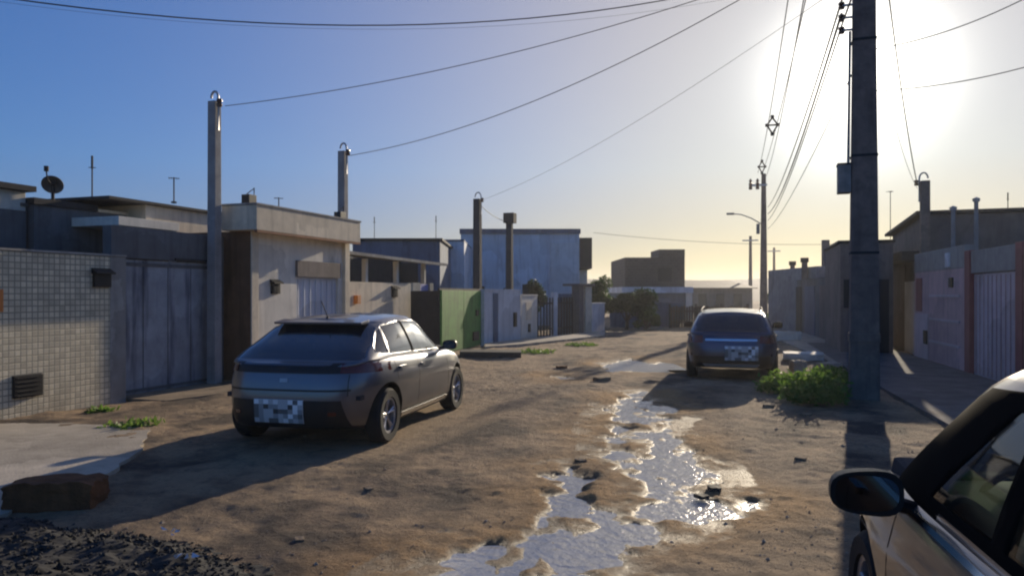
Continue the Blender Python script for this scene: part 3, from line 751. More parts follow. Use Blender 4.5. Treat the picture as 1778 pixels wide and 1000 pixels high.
b = MB(); b.hexa([(-0.2, -0.2, 3.56), (n + 0.1, -0.2, 3.81), (n + 0.1, 7.2, 3.84), (-0.2, 7.2, 3.58)], [(-0.2, -0.2, 3.64), (n + 0.1, -0.2, 3.90), (n + 0.1, 7.2, 3.93), (-0.2, 7.2, 3.66)]); b.build('roof', M['dark'], t)
bpart(t, 'lower_roof', M['dark'], (0.2, n - 0.2, -0.5, -0.01, 2.6, 2.85)); bpart(t, 'door', M['white_metal'], (n * 0.50, n * 0.98, -0.06, -0.003, 0.0, 2.05)); bpart(t, 'lower_wall', M['brown_grey'], (0.0, n * 0.48, -0.03, -0.003, 0.0, 2.55))
t, n = frame('house', 'low house under a dark corrugated roof with pale lines, behind the rose pink wall', 'house', L(22.6, 6.2), L(13.5, 6.2))
bpart(t, 'wall', M['brown_grey'], (0, n, 0.3, 6, -0.1, 2.9))
b = MB()
N_ = 70
for k in range(N_):
    x0, x1 = k * n / N_, (k + 1) * n / N_
    dz = 0.035 if k % 2 else 0.0
    b.hexa([(x0, -0.2, 2.92 + dz), (x1, -0.2, 2.92 + dz), (x1, 5, 3.75 + dz), (x0, 5, 3.75 + dz)], [(x0, -0.2, 2.96 + dz), (x1, -0.2, 2.96 + dz), (x1, 5, 3.79 + dz), (x0, 5, 3.79 + dz)])
b.build('roof', M['rooftile'], t)
RPOST = P(1606, 0, 19.6).xy.to_3d()
post('service_post', 'service post with a wire hoop rising behind the banded pink wall on the right', RPOST, 4.65, 0.24, side=-1)
for px, yt, lab in ((1655, 364, 'short pale pole standing behind the pink walls, beside the taller one'), (1695, 349, 'taller pale pole with a cap standing behind the pink walls')):
    q = thing('slim_pole', lab, 'pole', (P(px, 0, 19).x, 19, 0), 0, 'pale slim poles on the right')
    b = MB(); b.tube([(0, 0, -0.1), (0, 0, P(0, yt, 19).z)], 0.05, 8); b.build('shaft', M['concrete'], q, smooth=True)
    b = MB(); b.lathe([(0.001, 0), (0.08, 0), (0.09, 0.08), (0.001, 0.12)], 10, 'z', (0, 0, P(0, yt, 19).z - 0.02)); b.build('cap', M['metal'], q, smooth=True)
ant_at(1546, 425, 332, 27, 'lattice aerial just right of the big utility pole', 1)
ant_at(1750, 372, 341, 24, 'thin aerial over the corrugated roof at the right')
t, n = frame('house', 'dark plain house rising directly behind the big utility pole', 'house', (P(1459, 0, 21).x, 21, 0), (P(1551, 0, 20.6).x, 20.6, 0))
zt_ = P(0, 422, 20.8).z
bpart(t, 'wall', M['brown_grey'], (0, n, 0, 4.2, -0.1, zt_)); bpart(t, 'roof_edge', M['dark'], (-0.06, n + 0.04, -0.08, 4.2, zt_ + 0.003, zt_ + 0.08)); bpart(t, 'door', M['black'], (n * .55, n * .92, -0.03, -0.003, 0, 2.1)); bpart(t, 'window', M['black'], (n * .06, n * .2, -0.03, -0.003, 1.3, 2.1))
t, n = frame('house', 'low grey house with a square chimney post, further left of the utility pole', 'house', (P(1420, 0, 31).x, 31, 0), (P(1459, 0, 31).x, 31, 0))
bpart(t, 'wall', M['concrete'], (0, n, 0, 6, -0.1, P(0, 462, 31).z)); bpart(t, 'chimney', M['brown_grey'], (n * 0.36, n * 0.62, 0.2, 0.45, P(0, 462, 31).z + 0.003, P(0, 416, 31).z)); bpart(t, 'door', M['dark'], (n * .3, n * .6, -0.03, -0.003, 0, 1.9))
t, n = wallseg('long grey blue garden wall on the right beyond the parked car', G(1373, 573), G(1452, 598), 2.25, M['blue_wall'])
for k, m_ in ((0.08, 'dark'), (0.40, 'mid_blue'), (0.72, 'brown_grey')):
    bpart(t, 'gate', M[m_], (n * k, n * (k + 0.22), -0.03, -0.002, 0.05, 2.0))
t, n = wallseg('short shaded brownish wall between the grey blue wall and the utility pole', G(1453, 598.5), G(1478, 604), 2.35, M['brown_grey'])
bpart(t, 'gate', M['concrete'], (n * .2, n * .7, -0.03, -0.002, 0.05, 2.0))
post('service_post', 'farthest small service post over the grey blue wall on the right', P(1376, 0, 36).xy.to_3d(), P(0, 455, 36).z, 0.24, hoop=False)
post('service_post', 'second small service post over the grey blue wall, right of the farthest one', P(1397, 0, 32).xy.to_3d(), P(0, 449, 32).z, 0.26, hoop=False)
for nm_, z_ in (('service_post.005', P(0, 455, 36).z), ('service_post.006', P(0, 449, 32).z)):
    bpart(bpy.data.objects[nm_], 'cap', M['dark'], (-0.16, 0.16, -0.16, 0.16, z_ - 0.16, z_ + 0.03))

# ------------------------------------------------------------------ utility poles and wires
t = thing('utility_pole', 'big concrete utility pole in front of the sun on the right', 'utility pole', (5.64, 12.0, 0), R(-19))
b = MB()
def isec(z):
    k = z / 9.6; a = 0.222 - 0.085 * k; c = 0.15 - 0.05 * k
    return a, c
prev = None
for z0, z1 in ((-0.3, 2.0), (2.0, 5.0), (5.0, 9.6)):
    a0, c0 = isec(z0); a1, c1 = isec(z1)
    b.hexa([(-a0, -c0, z0), (a0, -c0, z0), (a0, c0, z0), (-a0, c0, z0)], [(-a1, -c1, z1), (a1, -c1, z1), (a1, c1, z1), (-a1, c1, z1)])
b.v = list(b.v)
b2 = MB(); a0, c0 = isec(-0.3); a1, c1 = isec(9.6)
b2.hexa([(-a0, -c0, -0.3), (a0, -c0, -0.3), (a0, c0, -0.3), (-a0, c0, -0.3)], [(-a1, -c1, 9.6), (a1, -c1, 9.6), (a1, c1, 9.6), (-a1, c1, 9.6)])
b2.build('shaft', M['pole'], t, bevel=0.03)
a_, c_ = isec(1.05)
bpart(t, 'collar', M['pole'], (-a_ - 0.012, a_ + 0.012, -c_ - 0.012, c_ + 0.012, 0.93, 1.07))
for zz_ in (2.35, 3.9, 5.75):
    a_, c_ = isec(zz_); bpart(t, 'strap', M['dark'], (-a_ - 0.006, a_ + 0.006, -c_ - 0.006, c_ + 0.006, zz_ - 0.02, zz_ + 0.02), bevel=0)
k = MB(); k.tube([(-0.235, -0.06, 3.78), (-0.225, -0.06, 4.6), (-0.21, -0.06, 5.9)], 0.022, 8); k.build('conduit', M['concrete'], t, smooth=True)
bx = bpart(t, 'meter_box', M['fibre'], (-0.39, -0.20, -0.14, 0.14, 3.32, 3.76)); bpart(bx, 'lid', M['dark'], (-0.40, -0.20, -0.15, 0.15, 3.763, 3.79))
for zz in (5.95, 6.15, 6.35):
    q = bpart(t, 'bracket', M['metal'], (-0.32, -0.155, -0.02, 0.02, zz - 0.015, zz + 0.015))
    k = MB(); k.lathe([(0.001, -0.05), (0.045, -0.05), (0.05, -0.015), (0.025, 0), (0.05, 0.015), (0.045, 0.05), (0.001, 0.05)], 12, 'z', (-0.33, 0, zz)); k.build('insulator', M['pot'], q, smooth=True)
ca = bpart(t, 'crossarm', M['metal'], (-0.95, 0.5, -0.2, -0.13, 8.7, 8.8))
for xx in (-0.9, -0.45, 0.42):
    k = MB(); k.lathe([(0.001, 0), (0.03, 0), (0.08, 0.05), (0.04, 0.08), (0.07, 0.12), (0.03, 0.2), (0.001, 0.22)], 12, 'z', (xx, -0.165, 8.8)); k.build('insulator', M['pot'], ca, smooth=True)

FP = Vector((P(1326, 0, 45).x, 45.0, 0))
t = thing('utility_pole', 'distant concrete utility pole behind the blue car, with a street lamp arm', 'utility pole', FP, R(-19))
b = MB(); b.hexa([(-.24, -.17, -.3), (.24, -.17, -.3), (.24, .17, -.3), (-.24, .17, -.3)], [(-.13, -.1, 8.9), (.13, -.1, 8.9), (.13, .1, 8.9), (-.13, .1, 8.9)]); b.build('shaft', M['pole'], t, bevel=0.02)
ca = bpart(t, 'crossarm', M['metal'], (-0.85, 0.2, -0.2, -0.12, 8.15, 8.27))
for xx in (-0.75, -0.35):
    k = MB(); k.lathe([(0.001, -0.35), (0.11, -0.33), (0.09, -0.05), (0.12, 0), (0.05, 0.1), (0.1, 0.15), (0.04, 0.3), (0.001, 0.3)], 12, 'z', (xx, -0.16, 8.3)); k.build('fuse_cutout', M['pot'], ca, smooth=True)
k = MB(); k.tube([(-0.15, 0, 5.9), (-0.7, 0, 6.25), (-1.3, 0, 6.5), (-1.75, 0, 6.55)], 0.035); ar = k.build('lamp_arm', M['metal'], t, smooth=True)
k = MB(); k.box(-2.15, -1.7, -0.12, 0.12, 6.50, 6.62); k.build('lamp_head', M['fibre'], ar, bevel=0.03)
bpart(t, 'terminal_box', M['fibre'], (-0.42, -0.22, -0.15, 0.15, 5.3, 5.9))
for px, yt, yy, lab in ((1303, 410, 88, 'thin far utility pole just left of the distant one with the lamp'), (1344, 430, 110, 'faintest and farthest utility pole, just right of the distant one')):
    c = P(px, 0, yy); z = P(0, yt, yy).z
    t = thing('utility_pole', lab, 'utility pole', (c.x, yy, 0), R(-19))
    b = MB(); b.hexa([(-.25, -.2, -.8), (.25, -.2, -.8), (.25, .2, -.8), (-.25, .2, -.8)], [(-.15, -.12, z), (.15, -.12, z), (.15, .12, z), (-.15, .12, z)]); b.build('shaft', M['pole'], t)
    bpart(t, 'crossarm', M['metal'], (-0.9, 0.9, -0.28, -0.16, z - 0.6, z - 0.45))

NP = Vector((5.64, 12.0, 0))
def wire(label, a, b_, sag, r=0.009, group='overhead wires', n=28, name='power_cable'):
    a, b_ = Vector(a), Vector(b_)
    pts = [a.lerp(b_, i / n) - Vector((0, 0, sag * 4 * (i / n) * (1 - i / n))) for i in range(n + 1)]
    q = MB(); q.tube(pts, r, 6)
    o = q.build(name, M['wire'], smooth=True)
    tag(o, label, 'cable', group); return pts
mv = []
for k, (ox, oz) in enumerate(((-0.9, 9.0), (-0.45, 9.0), (-0.65, 8.55))):
    mv.append(wire(('left high cable of the spaced pair leading to the distant pole', 'right high cable of the spaced pair leading to the distant pole', 'lower high cable under the spaced pair leading to the distant pole')[k],
         NP + Vector((ox, -0.2, oz)), FP + Vector((-0.1 + 0.25 * (k - 1), 0, 8.95 - 0.2 * (k == 2))), 0.62, 0.013))
def spacer(i, label):
    c = (mv[0][i] + mv[1][i]) / 2; lo = mv[2][i]
    t = thing('cable_spacer', label, 'cable spacer', c, R(-16), 'diamond cable spacers')
    w = (mv[1][i] - mv[0][i]).length / 2 + 0.03
    k = MB()
    for p0, p1 in (((-w, 0, 0), (0, 0, 0.30)), ((0, 0, 0.30), (w, 0, 0)), ((w, 0, 0), (0, 0, -0.34)), ((0, 0, -0.34), (-w, 0, 0)), ((-w, 0, 0), (w, 0, 0))):
        k.tube([p0, p1], 0.035, 6)
    k.build('frame', M['dark'], t)
    for p in ((-w, 0, 0), (w, 0, 0), (0, 0, 0.33), (0, 0, -0.36)):
        k = MB(); k.lathe([(0.001, -0.07), (0.07, -0.05), (0.07, 0.05), (0.001, 0.07)], 8, 'z', p); k.build('clip', M['dark'], t)
spacer(15, 'nearer diamond spacer hanging between the high cables, left of the sun')
spacer(25, 'farther diamond spacer just above the top of the distant utility pole')
LVL = ['topmost of the low service cables running from the big pole to the distant one', 'second of the low service cables running from the big pole to the distant one',
       'third of the low service cables running from the big pole to the distant one', 'lowest of the low service cables running from the big pole to the distant one']
for k, (oz, fz, sg, r) in enumerate(((6.38, 6.9, 0.5, 0.016), (6.18, 6.5, 0.62, 0.020), (5.98, 6.1, 0.5, 0.014), (5.2, 5.6, 0.35, 0.010))):
    wire(LVL[k], NP + Vector((-0.36 if k < 3 else -0.2, 0, oz)), FP + Vector((0.25, 0, fz)), sg, r)
for k in range(2):
    wire(('higher', 'lower')[k] + ' service cable from the big pole back over the near cars', NP + Vector((-0.36, 0, 6.38 - 0.4 * k)), Vector((-1.6, -9.0, 7.4 - 0.4 * k)), 0.5, 0.014)
p1 = L(11.42, -9.78, 5.2) + Vector((0.2, 0, 0))
wire('service wire from the tallest left post up to the big pole', p1, NP + Vector((-0.25, 0, 7.25)), 0.35, 0.007)
p2 = L(15.62, -9.62, 5.0) + Vector((0.18, 0, 0))
wire('service wire from the post on the cream porch to the big pole', p2, NP + Vector((-0.25, 0, 7.45)), 0.55, 0.008)
wire('faint service wire from the dark left post to the big pole', L(24.7, -9.75, 4.95), NP + Vector((-0.25, 0, 6.7)), 0.35, 0.004)
wire('low wire between the two dark posts before the two storey house', L(24.7, -9.75, 4.95), L(28.6, -9.9, 4.6), 0.15, 0.012)
wire('thick sagging cable crossing the top of the picture', P(-420, -80, 7.6), NP + Vector((-0.25, 0, 7.15)), 0.93, 0.008)
wire('thin slack cable just under the thick one at the top', P(-420, -70, 8.6), NP + Vector((-0.25, 0, 6.85)), 0.86, 0.0018)
wire('service wire from the big pole down to the hooped post on the right', NP + Vector((0.25, 0, 7.7)), RPOST + Vector((0, 0, 4.55)) + Vector((-0.2, 0, 0)), 0.35, 0.012)
wire('faint second wire to the hooped post on the right', NP + Vector((0.25, 0, 5.4)), RPOST + Vector((0, 0, 4.45)) + Vector((-0.2, 0, 0)), 0.25, 0.005)
wire('upper wire leaving the big pole to the right edge', NP + Vector((0.2, 0, 5.62)), P(1960, -110, 10.5), 0.25, 0.008)
wire('lower wire leaving the big pole to the right edge', NP + Vector((0.2, 0, 4.95)), P(2000, 40, 10.5), 0.2, 0.008)
wire('long faint wire across the far end of the street', P(1030, 404, 44), P(1460, 424, 44), 0.25, 0.012)

# ------------------------------------------------------------------ plants
def leaves(center, radii, n, size, seed, m, name, parent=None, clumps=9, flat=0.0):
    rnd = random.Random(seed)
    cl = []
    for _ in range(clumps):
        while True:
            p = [rnd.uniform(-1, 1) for _ in range(3)]
            if sum(c * c for c in p) < 1: break
        cl.append(([p[i] * radii[i] * 0.72 for i in range(3)], rnd.uniform(0.28, 0.5)))
    vs, fs = [], []
    for _ in range(n):
        (c, rr) = rnd.choice(cl)
        d = Vector((rnd.gauss(0, 1), rnd.gauss(0, 1), rnd.gauss(0, 1))).normalized() * (rnd.random() ** 0.4)
        p = Vector((center[0] + c[0] + d.x * radii[0] * rr, center[1] + c[1] + d.y * radii[1] * rr, center[2] + c[2] + d.z * radii[2] * rr))
        if p.z < 0.02: p.z = 0.02 + rnd.random() * 0.05
        a = Vector((rnd.uniform(-1, 1), rnd.uniform(-1, 1), rnd.uniform(-0.6, 0.6))).normalized()
        bb = a.cross(Vector((rnd.uniform(-1, 1), rnd.uniform(-1, 1), rnd.uniform(-1, 1)))).normalized()
        s = size * rnd.uniform(0.6, 1.3); o = len(vs)
        vs += [p - a * s, p + bb * s * 0.42, p + a * s, p - bb * s * 0.42]
        fs.append((o, o + 1, o + 2, o + 3))
    b = MB(); b.add(vs, fs); o = b.build(name, m, parent)
    return o, cl
def bush(name, label, cat, loc, radii, n, size, seed, m, trunk=0.0, clumps=9):
    t = thing(name, label, cat, loc)
    cz = trunk + radii[2] * 0.9
    o, cl = leaves((0, 0, cz), radii, n, size, seed, m, 'foliage' if trunk < 0.5 else 'crown', t, clumps)
    b = MB()
    if trunk >= 0.5: b.tube([(0, 0, -0.05), (0.03, 0.02, trunk * 0.6), (0, 0, cz)], [0.10, 0.08, 0.05], 8)
    for c, _ in cl[:7]:
        b.tube([(0, 0, trunk * 0.7), (c[0] * 0.4, c[1] * 0.4, trunk * 0.7 + (cz + c[2] - trunk * 0.7) * 0.5), (c[0], c[1], cz + c[2])], [0.035, 0.022, 0.008], 6)
    b.build('trunk' if trunk >= 0.5 else 'stems', M['bark'], t, smooth=True)
    return t
bush('tree', 'dark leafy tree at the end of the left row, in front of the brick house', 'tree', (P(1088, 0, 35).x, 35, 0), (1.45, 1.1, 0.85), 5200, 0.09, 3, M['leaf_dark'], 0.55)
bush('tree', 'paler straggly tree against the white wall left of the dark leafy tree', 'tree', (P(1046, 0, 35.5).x, 35.5, 0), (0.95, 0.9, 1.0), 3000, 0.085, 4, M['leaf'], 0.7)
bush('shrub', 'low green shrub at the foot of the end wall, left of the blue car', 'shrub', (P(1122, 0, 35.5).x, 35.5, 0), (0.7, 0.5, 0.5), 1500, 0.08, 5, M['leaf'])
bush('shrub', 'yard shrub showing over the white garden wall below the dark posts', 'shrub', (P(875, 0, 33).x, 33, 0), (0.8, 0.6, 1.05), 1800, 0.08, 7, M['leaf_dark'])
bush('tree', 'small dark tree in front of the two storey house, right of the dark posts', 'tree', (P(928, 0, 33).x, 33, 0), (0.6, 0.6, 0.75), 2000, 0.08, 8, M['leaf_dark'], 1.0)
bush('shrub', 'shrub behind the bars of the dark gate', 'shrub', (P(975, 0, 32).x, 32, 0), (0.45, 0.45, 0.62), 1200, 0.07, 9, M['leaf_dark'])
bush('shrub', 'yellowish green shrub by the foot of the distant lamp pole', 'shrub', (P(1352, 0, 40).x, 40, 0), (0.8, 0.7, 0.75), 1600, 0.09, 10, M['weed'])
bush('tree', 'hazy green tree behind the yellowish shrub near the distant lamp pole', 'tree', (P(1356, 0, 52).x, 52, 0), (1.3, 1.0, 0.8), 1600, 0.14, 12, M['leaf'], 0.8)
def weeds(label, loc, r, n, seed, h=0.35):
    t = thing('weed_clump', label, 'weeds', loc, 0, 'weed clumps by the right kerb')
    rnd = random.Random(seed); vs, fs = [], []
    for _ in range(n):
        a = rnd.uniform(0, 6.283); d = r * math.sqrt(rnd.random())
        x, y = d * math.cos(a), d * math.sin(a)
        hh = h * rnd.uniform(0.45, 1.1) * (1 - 0.5 * (d / r) ** 2)
        dx, dy = rnd.uniform(-.14, .14), rnd.uniform(-.14, .14)
        for k in range(3):
            z = hh * (0.3 + 0.3 * k) ; s = 0.045 * rnd.uniform(.7, 1.4); c = Vector((x + dx * z / hh, y + dy * z / hh, z))
            u = Vector((rnd.uniform(-1, 1), rnd.uniform(-1, 1), rnd.uniform(-.3, .8))).normalized(); w = u.cross(Vector((rnd.uniform(-1, 1), rnd.uniform(-1, 1), .3))).normalized()
            o = len(vs); vs += [c, c + u * s + w * s * .4, c + u * 2 * s, c + u * s - w * s * .4]; fs.append((o, o + 1, o + 2, o + 3))
    b = MB(); b.add(vs, fs); b.build('foliage', M['weed'], t)
    b = MB()
    for _ in range(40):
        a = rnd.uniform(0, 6.283); d = r * 0.8 * math.sqrt(rnd.random()); x, y = d * math.cos(a), d * math.sin(a)
        b.tube([(x * .05, y * .05, -0.03), (x, y, h * rnd.uniform(.5, .9))], [0.006, 0.003], 5)
    b.build('stems', M['weed'], t)
p = G(1420, 702); weeds('largest leafy green weed clump just left of the big utility pole', (p.x, p.y + 0.15, 0), 0.44, 800, 1, 0.55)
p = G(1372, 684); weeds('smaller green weed clump behind the blue parked car', (p.x, p.y + 0.2, 0), 0.42, 600, 2, 0.36)
p = G(1448, 665); weeds('thin weed clump against the foot of the big utility pole', (p.x, p.y, 0), 0.32, 350, 3, 0.32)

p = G(232, 742); weeds('low yellowish weeds on the bare strip before the blue gate', (p.x, p.y, 0.02), 0.30, 45, 4, 0.04)
p = G(176, 716); weeds('thin weeds at the foot of the tiled wall end pier', (p.x, p.y, 0.0), 0.15, 25, 5, 0.05)
p = G(700, 612); weeds('grass tuft behind the silver hatchback near the cream wall', (p.x, p.y, 0.0), 0.5, 260, 6, 0.16)
p = G(930, 612); weeds('dry grass tufts beyond the dark kerb', (p.x, p.y, 0.0), 0.6, 120, 7, 0.06)
p = G(1010, 600); weeds('sparse grass at the edge of the far left pavement', (p.x, p.y, 0.0), 0.5, 110, 8, 0.07)
# ------------------------------------------------------------------ cars
def paint(name, col, metal=0.6, rough=0.32):
    m = bpy.data.materials.new(name); m.use_nodes = True
    n, l = m.node_tree.nodes, m.node_tree.links
    b = n['Principled BSDF']
    b.inputs['Metallic'].default_value = metal; b.inputs['Coat Weight'].default_value = 0.8; b.inputs['Coat Roughness'].default_value = 0.06
    tc = n.new('ShaderNodeTexCoord')
    nz = n.new('ShaderNodeTexNoise'); nz.inputs['Scale'].default_value = 4; nz.inputs['Detail'].default_value = 6
    l.new(tc.outputs['Object'], nz.inputs[0])
    sp = n.new('ShaderNodeSeparateXYZ'); l.new(tc.outputs['Object'], sp.inputs[0])
    hz = n.new('ShaderNodeMapRange'); hz.inputs[1].default_value = 0.75; hz.inputs[2].default_value = 0.2; hz.inputs[3].default_value = 0; hz.inputs[4].default_value = 0.7
    l.new(sp.outputs[2], hz.inputs[0])
    ml = n.new('ShaderNodeMath'); ml.operation = 'MULTIPLY'; l.new(nz.outputs[0], ml.inputs[0]); l.new(hz.outputs[0], ml.inputs[1])
    mi = n.new('ShaderNodeMix'); mi.data_type = 'RGBA'; l.new(ml.outputs[0], mi.inputs['Factor'])
    mi.inputs['A'].default_value = (*col, 1); mi.inputs['B'].default_value = (0.13, 0.105, 0.08, 1)
    l.new(mi.outputs['Result'], b.inputs['Base Color'])
    rr = n.new('ShaderNodeMapRange'); rr.inputs[3].default_value = rough; rr.inputs[4].default_value = rough + 0.25; l.new(ml.outputs[0], rr.inputs[0])
    l.new(rr.outputs[0], b.inputs['Roughness'])
    return m
def glass(name, tint, alpha):
    """car glazing: glossy sheet that lets part of the light straight through"""
    m = bpy.data.materials.new(name); m.use_nodes = True
    n, l = m.node_tree.nodes, m.node_tree.links
    b = n['Principled BSDF']
    b.inputs['Base Color'].default_value = (*tint, 1); b.inputs['Roughness'].default_value = 0.04
    b.inputs['Specular IOR Level'].default_value = 0.7
    tr = n.new('ShaderNodeBsdfTransparent'); tr.inputs[0].default_value = (0.75, 0.85, 0.80, 1)
    gl = n.new('ShaderNodeBsdfGlossy'); gl.inputs['Roughness'].default_value = 0.03
    fr = n.new('ShaderNodeFresnel'); fr.inputs[0].default_value = 1.5
    mx = n.new('ShaderNodeMixShader'); mx.inputs[0].default_value = alpha
    l.new(tr.outputs[0], mx.inputs[1]); l.new(b.outputs[0], mx.inputs[2])
    m2 = n.new('ShaderNodeMixShader'); l.new(fr.outputs[0], m2.inputs[0]); l.new(mx.outputs[0], m2.inputs[1]); l.new(gl.outputs[0], m2.inputs[2])
    l.new(m2.outputs[0], n['Material Output'].inputs[0])
    return m
M['glass_dark'] = glass('dark_tinted_glass', (0.010, 0.014, 0.022), 0.93)
M['glass_clear'] = glass('lightly_tinted_glass', (0.02, 0.03, 0.03), 0.22)
M['rubber'] = mat('matt_black_rubber', (0.008, 0.008, 0.008), 0.95, var=0.2, bump=0.0, spec=0.04)
M['tyre'] = mat('tyre_rubber', (0.018, 0.018, 0.018), 0.85, var=0.4, bump=0.2)
M['rim'] = mat('alloy_rim', (0.50, 0.50, 0.52), 0.35, metal=0.8, var=0.1, bump=0)
M['lamp_red'] = mat('dark_red_lens', (0.10, 0.006, 0.006), 0.12, var=0.2, bump=0, coat=0.5)
M['lamp_clear'] = mat('clear_lens', (0.6, 0.62, 0.64), 0.1, var=0.1, bump=0, coat=0.5)
M['chrome'] = mat('chrome_trim', (0.7, 0.7, 0.7), 0.18, metal=1.0, var=0.05, bump=0)
M['mirror'] = mat('mirror_glass', (0.10, 0.10, 0.11), 0.03, metal=1.0, var=0.02, bump=0)
M['seat'] = mat('dark_seat_cloth', (0.035, 0.035, 0.04), 0.9)
M['seat_light'] = mat('pale_headrest_cloth', (0.55, 0.53, 0.45), 0.9)
def plate_mat():
    m = bpy.data.materials.new('number_plate_face'); m.use_nodes = True
    b = m.node_tree.nodes['Principled BSDF']; b.inputs['Base Color'].default_value = (0.7, 0.7, 0.7, 1); b.inputs['Roughness'].default_value = 0.4
    return m
PL = []
for g_l in (0.90, 0.75, 0.50, 0.30, 0.13, 0.05):
    m_ = bpy.data.materials.new('plate_grey'); m_.use_nodes = True
    m_.node_tree.nodes['Principled BSDF'].inputs['Base Color'].default_value = (g_l, g_l, g_l, 1); PL.append(m_)

def resample(pts, n):
    pts = np.array(pts + [pts[0]]); d = np.hypot(*np.diff(pts, axis=0).T); s = np.concatenate([[0], np.cumsum(d)])
    t = np.linspace(0, s[-1], n, endpoint=False)
    return np.stack([np.interp(t, s, pts[:, 0]), np.interp(t, s, pts[:, 1])], 1)
def superring(a, b_, ex, n):
    pts = []
    for k in range(1440):
        t = 2 * math.pi * k / 1440; c, s = math.cos(t), math.sin(t)
        pts.append((a * math.copysign(abs(c) ** (2 / ex), c), b_ * math.copysign(abs(s) ** (2 / ex), s)))
    return resample(pts, n)
def interp(x, table):
    return np.interp(x, [p[0] for p in table], [p[1] for p in table])

def loft(rings, mats, mi=0):
    n = len(rings[0]); vs = [tuple(p) for r in rings for p in r]
    fs = [(i * n + k, i * n + (k + 1) % n, (i + 1) * n + (k + 1) % n, (i + 1) * n + k) for i in range(len(rings) - 1) for k in range(n)]
    bm = bmesh.new()
    bv = [bm.verts.new(v) for v in vs]
    for f in fs: bm.faces.new([bv[i] for i in f])
    bmesh.ops.remove_doubles(bm, verts=bm.verts, dist=1e-4)
    bmesh.ops.dissolve_degenerate(bm, dist=1e-5, edges=bm.edges)
    bmesh.ops.recalc_face_normals(bm, faces=bm.faces)
    return bm
def bm_obj(bm, name, mats, parent, smooth=True, angle=40):
    me = bpy.data.meshes.new(name); bm.to_mesh(me); bm.free()
    for x in mats: me.materials.append(x)
    if smooth:
        me.shade_smooth(); me.set_sharp_from_angle(angle=R(angle))
    o = bpy.data.objects.new(name, me); COL.objects.link(o)
    if parent: o.parent = parent
    return o

